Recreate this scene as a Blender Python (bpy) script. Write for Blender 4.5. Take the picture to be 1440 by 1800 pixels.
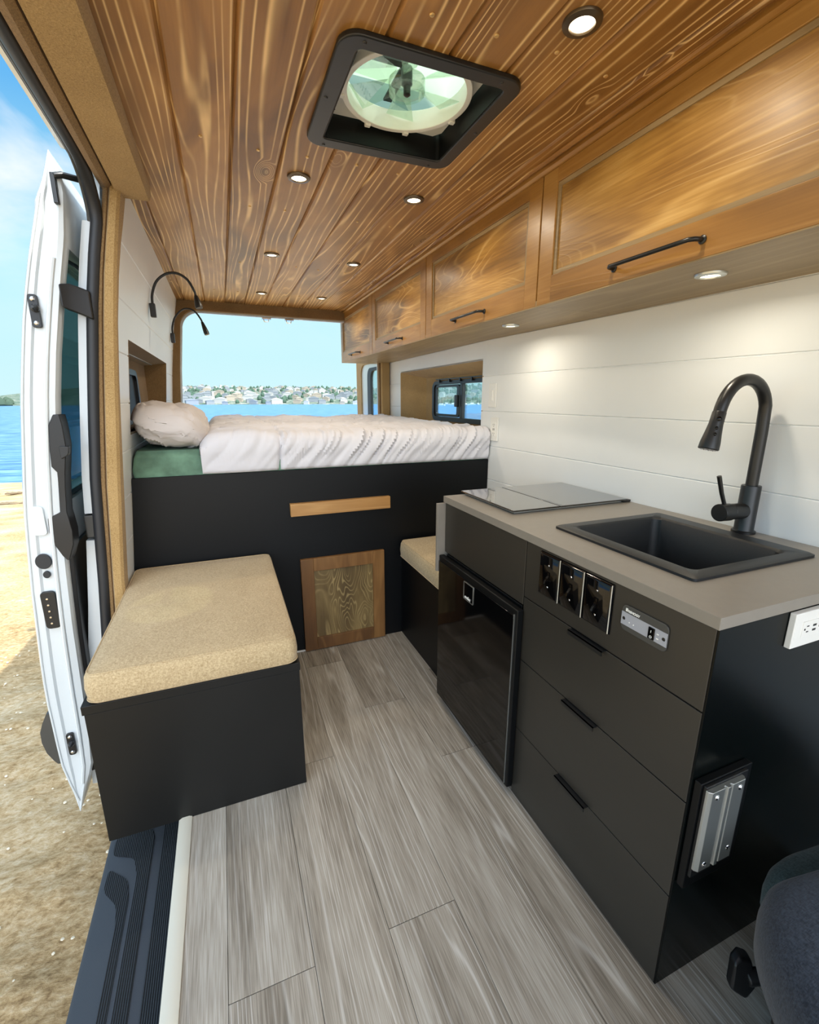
import bpy, bmesh, math, random
from mathutils import Vector, Matrix, noise
random.seed(7)
R = math.radians
scene = bpy.context.scene
for o in list(bpy.data.objects): bpy.data.objects.remove(o)

# ------------------------------------------------------------------ colour helper
def C(r, g, b):
    f = lambda c: (c/255/12.92) if c/255 <= .04045 else ((c/255+.055)/1.055)**2.4
    return (f(r), f(g), f(b), 1)

# ------------------------------------------------------------------ camera
cd = bpy.data.cameras.new('camera'); cam = bpy.data.objects.new('camera', cd)
scene.collection.objects.link(cam); scene.camera = cam
cd.sensor_fit = 'HORIZONTAL'; cd.sensor_width = 36; cd.lens = 799.6/1440*36
cd.clip_start = .02; cd.clip_end = 5000
rt = Vector((.927858, -.372933, .000661)); dn = Vector((-.090162, -.226044, -.969936)); fw = Vector((.361870, .899903, -.243361))
cam.matrix_world = Matrix(((rt.x, -dn.x, -fw.x, 0), (rt.y, -dn.y, -fw.y, 0), (rt.z, -dn.z, -fw.z, 1.29), (0, 0, 0, 1)))

# ------------------------------------------------------------------ view
vs = scene.view_settings
scene.display_settings.display_device = 'sRGB'
vs.view_transform = 'Standard'; vs.look = 'None'; vs.gamma = 1; vs.use_curve_mapping = False
vs.exposure = 0.0

# ------------------------------------------------------------------ world: blue sky, thin white cloud, extra brightness added behind the camera to light the interior
w = bpy.data.worlds.new('world'); scene.world = w; w.use_nodes = True
nt = w.node_tree; nt.nodes.clear(); N = nt.nodes; Lk = nt.links.new
out = N.new('ShaderNodeOutputWorld'); bg = N.new('ShaderNodeBackground'); Lk(bg.outputs[0], out.inputs[0])
tc = N.new('ShaderNodeTexCoord'); sep = N.new('ShaderNodeSeparateXYZ'); Lk(tc.outputs['Generated'], sep.inputs[0])
ramp = N.new('ShaderNodeValToRGB'); Lk(sep.outputs['Z'], ramp.inputs[0])
cr = ramp.color_ramp; cr.elements[0].position = 0; cr.elements[0].color = (.66, .95, 1, 1)
cr.elements[1].position = 1; cr.elements[1].color = (.09, .33, .80, 1)
for p, c in ((.10, (.60, .94, 1, 1)), (.22, (.50, .91, 1, 1)), (.42, (.15, .50, .92, 1)), (.6, (.13, .43, .88, 1))):
    e = cr.elements.new(p); e.color = c
mp = N.new('ShaderNodeMapping'); mp.inputs['Scale'].default_value = (1, 1, 2.2); mp.inputs['Location'].default_value = (.9, .35, .1)
Lk(tc.outputs['Generated'], mp.inputs[0])
nz = N.new('ShaderNodeTexNoise'); nz.inputs['Scale'].default_value = 2.6; nz.inputs['Detail'].default_value = 6
nz.inputs['Roughness'].default_value = .55; nz.inputs['Distortion'].default_value = .6; Lk(mp.outputs[0], nz.inputs[0])
cl = N.new('ShaderNodeValToRGB'); cl.color_ramp.elements[0].position = .47; cl.color_ramp.elements[1].position = .68
Lk(nz.outputs['Fac'], cl.inputs[0])
mr = N.new('ShaderNodeMapRange'); mr.inputs['From Min'].default_value = .08; mr.inputs['From Max'].default_value = .35; Lk(sep.outputs['Z'], mr.inputs[0])
mu = N.new('ShaderNodeMath'); mu.operation = 'MULTIPLY'; Lk(cl.outputs[0], mu.inputs[0]); Lk(mr.outputs[0], mu.inputs[1])
mx = N.new('ShaderNodeMixRGB'); mx.inputs[2].default_value = (1.02, 1.06, 1.1, 1); Lk(mu.outputs[0], mx.inputs[0]); Lk(ramp.outputs[0], mx.inputs[1])
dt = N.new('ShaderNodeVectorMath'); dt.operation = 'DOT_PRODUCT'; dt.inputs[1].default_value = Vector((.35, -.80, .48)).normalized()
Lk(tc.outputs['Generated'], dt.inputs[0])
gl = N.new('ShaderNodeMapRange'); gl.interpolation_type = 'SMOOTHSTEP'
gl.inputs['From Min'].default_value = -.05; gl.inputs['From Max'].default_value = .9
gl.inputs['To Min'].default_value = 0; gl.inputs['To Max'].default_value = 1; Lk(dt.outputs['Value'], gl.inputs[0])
fill_mix = N.new('ShaderNodeMixRGB'); fill_mix.inputs[2].default_value = (3.7, 4.1, 4.6, 1); Lk(gl.outputs[0], fill_mix.inputs[0]); Lk(mx.outputs[0], fill_mix.inputs[1])
Lk(fill_mix.outputs[0], bg.inputs[0]); bg.inputs[1].default_value = 1.0

# ------------------------------------------------------------------ sun (high, from behind and to the right)
sd = bpy.data.lights.new('sun', 'SUN'); sun = bpy.data.objects.new('sun', sd); scene.collection.objects.link(sun)
sd.energy = 5.5; sd.angle = R(.6); sd.color = (1, .96, .88)
sun.rotation_euler = Vector((-.50, .30, -1)).to_track_quat('-Z', 'Y').to_euler()

LED_W = 2.3     # power of each ceiling downlight

# ================================================================== mesh helper
class MB:
    def __init__(s): s.v = []; s.f = []; s.pid = []
    def add(s, vs_, fs, pid=0.):
        n = len(s.v); s.v += [tuple(p) for p in vs_]
        for f in fs: s.f.append(tuple(i+n for i in f)); s.pid.append(pid)
        return s
    def box(s, x0, x1, y0, y1, z0, z1, pid=0.):
        return s.add([(x0,y0,z0),(x1,y0,z0),(x1,y1,z0),(x0,y1,z0),(x0,y0,z1),(x1,y0,z1),(x1,y1,z1),(x0,y1,z1)],
                     [(0,3,2,1),(4,5,6,7),(0,1,5,4),(1,2,6,5),(2,3,7,6),(3,0,4,7)], pid)
    @staticmethod
    def ax(p, a, t):
        return (t, p[0], p[1]) if a == 'x' else (p[0], t, p[1]) if a == 'y' else (p[0], p[1], t)
    def prism(s, poly, a, t0, t1, pid=0.):
        n = len(poly)
        return s.add([s.ax(p, a, t0) for p in poly]+[s.ax(p, a, t1) for p in poly],
                     [tuple(range(n))[::-1], tuple(range(n, 2*n))]+[(i, (i+1) % n, n+(i+1) % n, n+i) for i in range(n)], pid)
    def ring(s, o, i_, a, t0, t1, pid=0.):
        n = len(o); V = [s.ax(p, a, t0) for p in o]+[s.ax(p, a, t0) for p in i_]+[s.ax(p, a, t1) for p in o]+[s.ax(p, a, t1) for p in i_]
        F = []
        for k in range(n):
            j = (k+1) % n
            F += [(k, j, n+j, n+k), (2*n+k, 3*n+k, 3*n+j, 2*n+j), (k, 2*n+k, 2*n+j, j), (n+k, n+j, 3*n+j, 3*n+k)]
        return s.add(V, F, pid)
    def loft(s, secs, cap=True, pid=0.):
        n = len(secs[0]); V = [p for c in secs for p in c]; F = []
        for a in range(len(secs)-1):
            for k in range(n):
                j = (k+1) % n; F.append((a*n+k, a*n+j, (a+1)*n+j, (a+1)*n+k))
        if cap: F += [tuple(range(n))[::-1], tuple(range((len(secs)-1)*n, len(secs)*n))]
        return s.add(V, F, pid)
    def tube(s, pts, r, seg=12, cap=True):
        pts = [Vector(p) for p in pts]; n = len(pts); rs = r if isinstance(r, (list, tuple)) else [r]*n
        secs = []; up = None
        for i in range(n):
            t = (pts[min(i+1, n-1)]-pts[max(i-1, 0)]).normalized()
            if up is None: up = t.orthogonal().normalized()
            up = (up-t*up.dot(t)).normalized(); b = t.cross(up)
            secs.append([pts[i]+(up*math.cos(q)+b*math.sin(q))*rs[i] for q in [2*math.pi*k/seg for k in range(seg)]])
        return s.loft(secs, cap)
    def cyl(s, c, d, r, h, seg=24, r2=None):
        c = Vector(c); d = Vector(d).normalized()
        return s.tube([c, c+d*h], [r, r if r2 is None else r2], seg)
    def lathe(s, c, d, prof, seg=32):     # prof: (radius, height)
        c = Vector(c); d = Vector(d).normalized(); u = d.orthogonal().normalized(); b = d.cross(u)
        return s.loft([[c+d*h+(u*math.cos(q)+b*math.sin(q))*max(r, 1e-4) for q in [2*math.pi*k/seg for k in range(seg)]] for r, h in prof])
    def grid(s, fn, nu, nv, pid=0.):
        V = [fn(i/nu, j/nv) for i in range(nu+1) for j in range(nv+1)]
        return s.add(V, [(i*(nv+1)+j, (i+1)*(nv+1)+j, (i+1)*(nv+1)+j+1, i*(nv+1)+j+1) for i in range(nu) for j in range(nv)], pid)

def rr(x0, x1, y0, y1, r, seg=6):
    P = []
    for cx, cy, a in ((x1-r, y1-r, 0), (x0+r, y1-r, 90), (x0+r, y0+r, 180), (x1-r, y0+r, 270)):
        for k in range(seg+1):
            q = R(a+90*k/seg); P.append((cx+r*math.cos(q), cy+r*math.sin(q)))
    return P
def circ(cx, cy, r, n=32, ry=None): return [(cx+r*math.cos(2*math.pi*k/n), cy+(ry or r)*math.sin(2*math.pi*k/n)) for k in range(n)]

def build(name, mb, mat, parent=None, bevel=0, smooth=True, subsurf=0, solid=0, seg=2, origin=None, weld=False, angle=38):
    off = Vector((0, 0, 0))
    if origin is not None: off = Vector(origin)
    elif parent is not None: off = Vector(parent['_o'])
    me = bpy.data.meshes.new(name)
    me.from_pydata([tuple(Vector(p)-off) for p in mb.v], [], mb.f)
    at = me.attributes.new('pid', 'FLOAT', 'FACE')
    for i, p in enumerate(mb.pid): at.data[i].value = p
    bm = bmesh.new(); bm.from_mesh(me)
    if weld: bmesh.ops.remove_doubles(bm, verts=bm.verts, dist=1e-5)
    bmesh.ops.recalc_face_normals(bm, faces=bm.faces); bm.to_mesh(me); bm.free()
    o = bpy.data.objects.new(name, me); scene.collection.objects.link(o)
    if mat: me.materials.append(mat)
    if smooth:
        me.shade_smooth()
        if not subsurf: me.set_sharp_from_angle(angle=R(angle))
    if solid: m = o.modifiers.new('solid', 'SOLIDIFY'); m.thickness = solid; m.offset = 0
    if bevel: m = o.modifiers.new('bevel', 'BEVEL'); m.width = bevel; m.segments = seg; m.limit_method = 'ANGLE'; m.angle_limit = R(40); m.harden_normals = True
    if subsurf: m = o.modifiers.new('sub', 'SUBSURF'); m.levels = subsurf; m.render_levels = subsurf
    if parent is not None: o.parent = parent
    else: o.location = off
    o['_o'] = tuple(off)
    return o
def thing(name, label, cat, loc=(0, 0, 0), group=None):
    o = bpy.data.objects.new(name, None); scene.collection.objects.link(o); o.empty_display_size = .05
    o.location = loc; o['_o'] = tuple(loc); o['label'] = label; o['category'] = cat
    if group: o['group'] = group
    return o
def tag(o, label, cat, group=None, kind=None):
    o['label'] = label; o['category'] = cat
    if group: o['group'] = group
    if kind: o['kind'] = kind
    return o
def struct(name, mb, mat, label=None, **k):
    o = build(name, mb, mat, **k); o['kind'] = 'structure'
    if label: o['label'] = label
    return o
def copy_tree(o, parent=None):
    c = o.copy(); scene.collection.objects.link(c)
    if parent is not None: c.parent = parent
    for ch in list(o.children): copy_tree(ch, c)
    return c
def text(name, body, size, parent, mat, origin, right, up, depth=.0004, shear=0, bold=0):
    """lettering laid with its left baseline at origin (world), running along right"""
    cu = bpy.data.curves.new(name, 'FONT'); cu.body = body; cu.size = size; cu.extrude = depth; cu.shear = shear; cu.offset = bold
    t = bpy.data.objects.new(name, cu); me = bpy.data.meshes.new_from_object(t); bpy.data.objects.remove(t)
    r = Vector(right).normalized(); u = Vector(up).normalized(); n = r.cross(u); o0 = Vector(origin)-Vector(parent['_o'])
    for v in me.vertices: v.co = o0+r*v.co.x+u*v.co.y+n*v.co.z
    o = bpy.data.objects.new(name, me); scene.collection.objects.link(o); me.materials.clear(); me.materials.append(mat); o.parent = parent
    o['_o'] = tuple(parent['_o']); return o

# ================================================================== materials
def nm(name):
    m = bpy.data.materials.new(name); m.use_nodes = True; t = m.node_tree; b = t.nodes['Principled BSDF']; return m, t, b
def plain(name, col, rough=.5, metal=0, bump=0, bscale=200, var=0, vscale=6, coat=0, spec=.5, stretch=(1, 1, 1)):
    m, t, b = nm(name); b.inputs['Base Color'].default_value = col; b.inputs['Roughness'].default_value = rough
    b.inputs['Metallic'].default_value = metal; b.inputs['Coat Weight'].default_value = coat; b.inputs['Coat Roughness'].default_value = .06
    b.inputs['Specular IOR Level'].default_value = spec
    tc = t.nodes.new('ShaderNodeTexCoord'); mp = t.nodes.new('ShaderNodeMapping'); mp.inputs['Scale'].default_value = stretch
    t.links.new(tc.outputs['Object'], mp.inputs[0])
    if bump:
        n = t.nodes.new('ShaderNodeTexNoise'); n.inputs['Scale'].default_value = bscale; n.inputs['Detail'].default_value = 3
        bp = t.nodes.new('ShaderNodeBump'); bp.inputs['Strength'].default_value = bump; bp.inputs['Distance'].default_value = .002
        t.links.new(mp.outputs[0], n.inputs[0]); t.links.new(n.outputs['Fac'], bp.inputs['Height']); t.links.new(bp.outputs[0], b.inputs['Normal'])
    n = t.nodes.new('ShaderNodeTexNoise'); n.inputs['Scale'].default_value = vscale; n.inputs['Detail'].default_value = 5
    t.links.new(mp.outputs[0], n.inputs[0])
    mr = t.nodes.new('ShaderNodeMapRange'); mr.inputs['From Min'].default_value = .3; mr.inputs['From Max'].default_value = .7
    mr.inputs['To Min'].default_value = 1-var; mr.inputs['To Max'].default_value = 1+var; t.links.new(n.outputs['Fac'], mr.inputs[0])
    h = t.nodes.new('ShaderNodeHueSaturation'); h.inputs['Color'].default_value = col
    t.links.new(mr.outputs[0], h.inputs['Value']); t.links.new(h.outputs[0], b.inputs['Base Color'])
    return m
def ramp_node(t, stops):
    r = t.nodes.new('ShaderNodeValToRGB'); e = r.color_ramp.elements
    e[0].position, e[0].color = stops[0]; e[1].position, e[1].color = stops[-1]
    for p, c in stops[1:-1]: x = e.new(p); x.color = c
    return r
def wood(name, stops, grain='y', rings=9., stretch=.10, scale=6., distort=.6, rough=.35, linepow=.0, blotch=.25, light=(.9, .6, .3, 1), lightamt=.5, fine=.25, pidvar=.0, spec=.5, bump=.15, coat=0, broad=1.2, par=0., knots=0., thin=2.2, kscale=3.2, mask=.5, det=1.2, fscale=160, bst=.3):
    """grain drawn as contour lines of a stretched noise, thin pale lines on a stained ground"""
    m, t, b = nm(name); L = t.links.new; NN = t.nodes.new
    tc = NN('ShaderNodeTexCoord'); at = NN('ShaderNodeAttribute'); at.attribute_name = 'pid'
    sc = NN('ShaderNodeVectorMath'); sc.operation = 'SCALE'; sc.inputs[0].default_value = (7.3, 11.7, 5.1); L(at.outputs['Fac'], sc.inputs['Scale'])
    ad = NN('ShaderNodeVectorMath'); ad.operation = 'ADD'; L(tc.outputs['Object'], ad.inputs[0]); L(sc.outputs[0], ad.inputs[1])
    s3 = {'x': (stretch, 1, 1), 'y': (1, stretch, 1), 'z': (1, 1, stretch)}[grain]
    mp = NN('ShaderNodeMapping'); mp.inputs['Scale'].default_value = s3; L(ad.outputs[0], mp.inputs[0])
    n1 = NN('ShaderNodeTexNoise'); n1.inputs['Scale'].default_value = scale; n1.inputs['Detail'].default_value = det; n1.inputs['Distortion'].default_value = distort
    L(mp.outputs[0], n1.inputs[0])
    m1 = NN('ShaderNodeMath'); m1.operation = 'MULTIPLY'; m1.inputs[1].default_value = rings*6.283; L(n1.outputs['Fac'], m1.inputs[0])
    kn = None
    if par:
        sp = NN('ShaderNodeSeparateXYZ'); L(ad.outputs[0], sp.inputs[0])
        mp_ = NN('ShaderNodeMath'); mp_.operation = 'MULTIPLY_ADD'; mp_.inputs[1].default_value = par*6.283
        L(sp.outputs[{'y': 0, 'x': 2, 'z': 1}[grain]], mp_.inputs[0]); L(m1.outputs[0], mp_.inputs[2]); m1 = mp_
    if knots:
        mk = NN('ShaderNodeMapping'); mk.inputs['Scale'].default_value = {'x': (.42, 1, 1), 'y': (1, .42, 1), 'z': (1, 1, .42)}[grain]; L(ad.outputs[0], mk.inputs[0])
        vo = NN('ShaderNodeTexVoronoi'); vo.inputs['Scale'].default_value = kscale; L(mk.outputs[0], vo.inputs['Vector'])
        kn = NN('ShaderNodeMapRange'); kn.interpolation_type = 'SMOOTHERSTEP'; kn.inputs['From Min'].default_value = .20; kn.inputs['From Max'].default_value = .0; L(vo.outputs['Distance'], kn.inputs[0])
        mk2 = NN('ShaderNodeMath'); mk2.operation = 'MULTIPLY_ADD'; mk2.inputs[1].default_value = knots*6.283; L(kn.outputs[0], mk2.inputs[0]); L(m1.outputs[0], mk2.inputs[2]); m1 = mk2
    sn = NN('ShaderNodeMath'); sn.operation = 'SINE'; L(m1.outputs[0], sn.inputs[0])
    ml = NN('ShaderNodeMapRange'); ml.inputs['From Min'].default_value = linepow; ml.inputs['From Max'].default_value = 1; L(sn.outputs[0], ml.inputs[0])
    pw = NN('ShaderNodeMath'); pw.operation = 'POWER'; pw.inputs[1].default_value = thin; L(ml.outputs[0], pw.inputs[0])
    # fine fibre
    s4 = {'x': (.03, 1, 1), 'y': (1, .03, 1), 'z': (1, 1, .03)}[grain]
    mp2 = NN('ShaderNodeMapping'); mp2.inputs['Scale'].default_value = s4; L(ad.outputs[0], mp2.inputs[0])
    n2 = NN('ShaderNodeTexNoise'); n2.inputs['Scale'].default_value = fscale; n2.inputs['Detail'].default_value = 4; L(mp2.outputs[0], n2.inputs[0])
    # broad stain
    n3 = NN('ShaderNodeTexNoise'); n3.inputs['Scale'].default_value = scale*broad; n3.inputs['Detail'].default_value = 3; n3.inputs['Distortion'].default_value = .8
    mp3 = NN('ShaderNodeMapping'); mp3.inputs['Scale'].default_value = {'x': (bst, 1, 1), 'y': (1, bst, 1), 'z': (1, 1, bst)}[grain]; L(ad.outputs[0], mp3.inputs[0]); L(mp3.outputs[0], n3.inputs[0])
    a1 = NN('ShaderNodeMath'); a1.operation = 'MULTIPLY_ADD'; a1.inputs[1].default_value = fine; L(n2.outputs['Fac'], a1.inputs[0])
    a2 = NN('ShaderNodeMath'); a2.operation = 'MULTIPLY_ADD'; a2.inputs[1].default_value = blotch*2; L(n3.outputs['Fac'], a2.inputs[0])
    a2.inputs[2].default_value = .5-blotch-fine*.5; L(a2.outputs[0], a1.inputs[2])
    wn = NN('ShaderNodeTexWhiteNoise'); wn.noise_dimensions = '1D'; L(at.outputs['Fac'], wn.inputs['W'])
    a3 = NN('ShaderNodeMath'); a3.operation = 'MULTIPLY_ADD'; a3.inputs[1].default_value = pidvar*2; a3.inputs[2].default_value = -pidvar; L(wn.outputs['Value'], a3.inputs[0])
    a4 = NN('ShaderNodeMath'); a4.operation = 'ADD'; L(a1.outputs[0], a4.inputs[0]); L(a3.outputs[0], a4.inputs[1])
    rp = ramp_node(t, stops); L(a4.outputs[0], rp.inputs[0])
    nm_ = NN('ShaderNodeTexNoise'); nm_.inputs['Scale'].default_value = scale*2.3; nm_.inputs['Detail'].default_value = 2; L(mp3.outputs[0], nm_.inputs[0])
    mm = NN('ShaderNodeMapRange'); mm.inputs['From Min'].default_value = .36; mm.inputs['From Max'].default_value = .62; mm.inputs['To Min'].default_value = lightamt*(1-mask); mm.inputs['To Max'].default_value = lightamt*(1+mask*.4); L(nm_.outputs['Fac'], mm.inputs[0])
    la = NN('ShaderNodeMath'); la.operation = 'MULTIPLY'; L(mm.outputs[0], la.inputs[1]); L(pw.outputs[0], la.inputs[0])
    mx = NN('ShaderNodeMixRGB'); mx.inputs[2].default_value = light; L(la.outputs[0], mx.inputs[0]); L(rp.outputs[0], mx.inputs[1])
    last = mx
    if kn is not None:
        kd = NN('ShaderNodeMapRange'); kd.inputs['From Min'].default_value = .72; kd.inputs['From Max'].default_value = .97; kd.inputs['To Max'].default_value = .6; L(kn.outputs[0], kd.inputs[0])
        last = NN('ShaderNodeMixRGB'); last.inputs[2].default_value = stops[0][1]; L(kd.outputs[0], last.inputs[0]); L(mx.outputs[0], last.inputs[1])
    L(last.outputs[0], b.inputs['Base Color']); b.inputs['Roughness'].default_value = rough; b.inputs['Specular IOR Level'].default_value = spec
    b.inputs['Coat Weight'].default_value = coat; b.inputs['Coat Roughness'].default_value = .25
    bp = NN('ShaderNodeBump'); bp.inputs['Strength'].default_value = bump; bp.inputs['Distance'].default_value = .001
    L(pw.outputs[0], bp.inputs['Height']); L(bp.outputs[0], b.inputs['Normal'])
    return m
def fabric(name, c0, c1, scale=900, rough=.95, big=.15):
    m, t, b = nm(name); L = t.links.new; NN = t.nodes.new
    tc = NN('ShaderNodeTexCoord')
    fs = []
    for st in ((1, .25, .25), (.25, 1, .25), (.25, .25, 1)):
        mp = NN('ShaderNodeMapping'); mp.inputs['Scale'].default_value = st; L(tc.outputs['Object'], mp.inputs[0])
        n = NN('ShaderNodeTexNoise'); n.inputs['Scale'].default_value = scale; n.inputs['Detail'].default_value = 2; L(mp.outputs[0], n.inputs[0]); fs.append(n)
    a = NN('ShaderNodeMath'); a.operation = 'ADD'; L(fs[0].outputs['Fac'], a.inputs[0]); L(fs[1].outputs['Fac'], a.inputs[1])
    a2 = NN('ShaderNodeMath'); a2.operation = 'ADD'; L(a.outputs[0], a2.inputs[0]); L(fs[2].outputs['Fac'], a2.inputs[1])
    nb = NN('ShaderNodeTexNoise'); nb.inputs['Scale'].default_value = 9; nb.inputs['Detail'].default_value = 4; L(tc.outputs['Object'], nb.inputs[0])
    a3 = NN('ShaderNodeMath'); a3.operation = 'MULTIPLY_ADD'; a3.inputs[1].default_value = big*3; L(nb.outputs['Fac'], a3.inputs[0]); L(a2.outputs[0], a3.inputs[2])
    mr = NN('ShaderNodeMapRange'); mr.inputs['From Min'].default_value = 1.1+big*1.5; mr.inputs['From Max'].default_value = 1.9+big*1.5; L(a3.outputs[0], mr.inputs[0])
    mx = NN('ShaderNodeMixRGB'); mx.inputs[1].default_value = c0; mx.inputs[2].default_value = c1; L(mr.outputs[0], mx.inputs[0])
    L(mx.outputs[0], b.inputs['Base Color']); b.inputs['Roughness'].default_value = rough; b.inputs['Specular IOR Level'].default_value = .15
    b.inputs['Sheen Weight'].default_value = .15
    bp = NN('ShaderNodeBump'); bp.inputs['Strength'].default_value = .5; bp.inputs['Distance'].default_value = .0012; L(a2.outputs[0], bp.inputs['Height']); L(bp.outputs[0], b.inputs['Normal'])
    return m
def glass(name, tint, refl=.08, dark=0.):
    """thin pane: straight-through transparency with a mirror film that grows at grazing angles"""
    m = bpy.data.materials.new(name); m.use_nodes = True; t = m.node_tree; t.nodes.clear(); NN = t.nodes.new; L = t.links.new
    o = NN('ShaderNodeOutputMaterial'); tr = NN('ShaderNodeBsdfTransparent'); tr.inputs[0].default_value = tint
    g = NN('ShaderNodeBsdfGlossy'); g.inputs['Roughness'].default_value = .02; g.inputs[0].default_value = (.9, .95, 1, 1)
    lw = NN('ShaderNodeLayerWeight'); lw.inputs[0].default_value = .25
    ma = NN('ShaderNodeMath'); ma.operation = 'MULTIPLY_ADD'; ma.inputs[1].default_value = .45; ma.inputs[2].default_value = refl; L(lw.outputs['Fresnel'], ma.inputs[0])
    mx = NN('ShaderNodeMixShader'); L(ma.outputs[0], mx.inputs[0]); L(tr.outputs[0], mx.inputs[1]); L(g.outputs[0], mx.inputs[2]); L(mx.outputs[0], o.inputs[0])
    return m
def emit(name, col, s):
    m, t, b = nm(name); b.inputs['Base Color'].default_value = col; b.inputs['Emission Color'].default_value = col; b.inputs['Emission Strength'].default_value = s; return m

M = {}
M['ceil'] = wood('ceiling_pine', [(0, C(80, 52, 22)), (.35, C(128, 88, 42)), (.65, C(162, 116, 60)), (1, C(196, 150, 90))], 'y', rings=9, stretch=.085, scale=6.0, distort=.3,
                 rough=.38, linepow=-.1, blotch=.6, light=C(236, 200, 142), lightamt=.82, fine=.2, pidvar=.13, bump=.12, par=40, knots=5.5, thin=5.0, kscale=4.6, mask=.7, det=1.6)
M['cabface'] = wood('cabinet_frame_wood', [(0, C(104, 70, 28)), (.5, C(152, 108, 50)), (1, C(186, 144, 80))], 'y', rings=9, stretch=.12, scale=5, distort=.5, rough=.38,
                    linepow=.3, blotch=.6, light=C(206, 160, 92), lightamt=.16, fine=.35, pidvar=.12, coat=.15, par=20)
M['cabpanel'] = wood('cabinet_birch_panel', [(0, C(84, 58, 24)), (.42, C(140, 100, 44)), (.7, C(172, 130, 64)), (1, C(204, 164, 98))], 'y', rings=24, stretch=.22, scale=3.2, distort=.9, rough=.42,
                     linepow=-.2, blotch=.85, light=C(220, 184, 120), lightamt=.32, fine=.6, pidvar=.05, coat=.1, par=6, thin=7, broad=1.9, mask=.95, det=1.8)
M['cabunder'] = wood('cabinet_underside_wood', [(0, C(100, 82, 54)), (.5, C(148, 126, 90)), (1, C(180, 156, 116))], 'y', rings=8, stretch=.12, scale=4, distort=.5, rough=.45,
                     linepow=.4, blotch=.4, light=C(196, 172, 132), lightamt=.22, fine=.4, par=20)
M['doorwood'] = wood('hatch_frame_wood', [(0, C(70, 44, 20)), (.5, C(112, 76, 38)), (1, C(144, 104, 58))], 'z', rings=6, stretch=.14, scale=6, distort=.5, rough=.42, linepow=.4, blotch=.5,
                     light=C(172, 128, 76), lightamt=.2, fine=.35, pidvar=.1, par=20)
M['doorpanel'] = wood('hatch_burl_panel', [(0, C(62, 46, 24)), (.45, C(104, 84, 50)), (.75, C(134, 112, 70)), (1, C(184, 160, 112))], 'z', rings=30, stretch=.45, scale=5, distort=.8, rough=.4, mask=.9, det=1.8,
                      linepow=0., blotch=.7, light=C(190, 166, 112), lightamt=.45, fine=.2, thin=3, broad=1.6)
M['slab'] = wood('slab_wood', [(0, C(122, 84, 40)), (.5, C(164, 120, 68)), (1, C(190, 146, 90))], 'x', rings=6, stretch=.1, scale=6, distort=.5, rough=.4, linepow=.4, blotch=.45, light=C(208, 168, 110), lightamt=.3, fine=.4, par=25)
M['floor'] = wood('floor_planks', [(0, C(82, 75, 66)), (.3, C(122, 114, 102)), (.55, C(152, 144, 131)), (.8, C(176, 170, 158)), (1, C(202, 197, 187))], 'y', rings=14, stretch=.06, scale=5, distort=.6, rough=.42,
                  linepow=0., blotch=.55, light=C(216, 213, 206), lightamt=.34, fine=.95, pidvar=.08, bump=.1, spec=.35, par=46, thin=6.0, broad=2.4, mask=.9, det=2.4, fscale=330, bst=.09)
M['white'] = plain('white_shiplap_paint', C(228, 231, 232), .42, bump=.05, bscale=60, var=.015)
M['fab'] = fabric('tan_wall_fabric', C(140, 112, 70), C(186, 156, 108), 900)
M['fabd'] = fabric('brown_trim_fabric', C(104, 80, 52), C(146, 118, 80), 900)
M['cush'] = fabric('cushion_linen', C(154, 132, 96), C(200, 179, 142), 700, big=.1)
M['black'] = plain('black_satin_paint', C(6, 8, 10), .45, spec=.25, var=.15, vscale=3, bump=.04, bscale=150)
M['blackcab'] = plain('charcoal_cabinet_front', C(47, 44, 39), .38, var=.14, vscale=4, bump=.04, bscale=150, stretch=(1, .3, 1))
M['blackgloss'] = plain('black_gloss_paint', C(5, 8, 8), .26, spec=.15)
M['blackbench'] = plain('black_bench_paint', C(19, 19, 18), .42, var=.14, vscale=4, spec=.3)
M['counter'] = plain('grey_laminate', C(132, 126, 117), .36, var=.03, vscale=40, bump=.02)
M['hob'] = plain('cooktop_glass', C(12, 13, 14), .03, coat=1, spec=.9)
M['sink'] = plain('black_granite_sink', C(25, 28, 31), .42, bump=.2, bscale=700, var=.2, vscale=500)
M['matblack'] = plain('matte_black_metal', C(24, 25, 26), .34, spec=.5)
M['rubber'] = plain('black_rubber', C(34, 36, 40), .5, var=.1)
M['plastic'] = plain('black_plastic', C(21, 22, 24), .42, bump=.1, bscale=500)
M['plasticg'] = plain('gloss_black_plastic', C(6, 6, 7), .07, spec=.3, coat=.1)
M['step'] = plain('step_plastic', C(54, 59, 65), .55, bump=.25, bscale=900)
M['alu'] = plain('brushed_aluminium', C(196, 200, 198), .32, metal=.9)
M['chrome'] = plain('chrome', C(215, 216, 218), .12, metal=1)
M['cream'] = plain('cream_threshold', C(204, 200, 184), .5)
M['whitecar'] = plain('white_van_paint', C(206, 212, 214), .22, coat=.4)
M['whitep'] = plain('white_plastic', C(232, 232, 228), .35)
M['greyp'] = plain('grey_faceplate', C(160, 162, 170), .4)
M['dgreyp'] = plain('dark_grey_faceplate', C(66, 66, 64), .4)
M['duvet'] = plain('white_duvet_cotton', C(208, 208, 214), .85, bump=.15, bscale=400, var=.02)
M['pillow'] = plain('ivory_pillow_cotton', C(204, 198, 196), .85, bump=.15, bscale=400, var=.02)
M['sheet'] = plain('green_marbled_sheet', C(98, 132, 112), .85, var=.35, vscale=14, bump=.1)
M['seat'] = fabric('navy_seat_fabric', C(30, 36, 46), C(58, 66, 78), 600, big=.05)
M['seat2'] = fabric('teal_grey_seat_fabric', C(38, 54, 58), C(70, 88, 92), 600, big=.05)
M['glass'] = glass('clear_window_glass', (.80, .88, .88, 1), .04)
M['tint'] = glass('tinted_door_glass', (.26, .36, .36, 1), .06)
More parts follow.
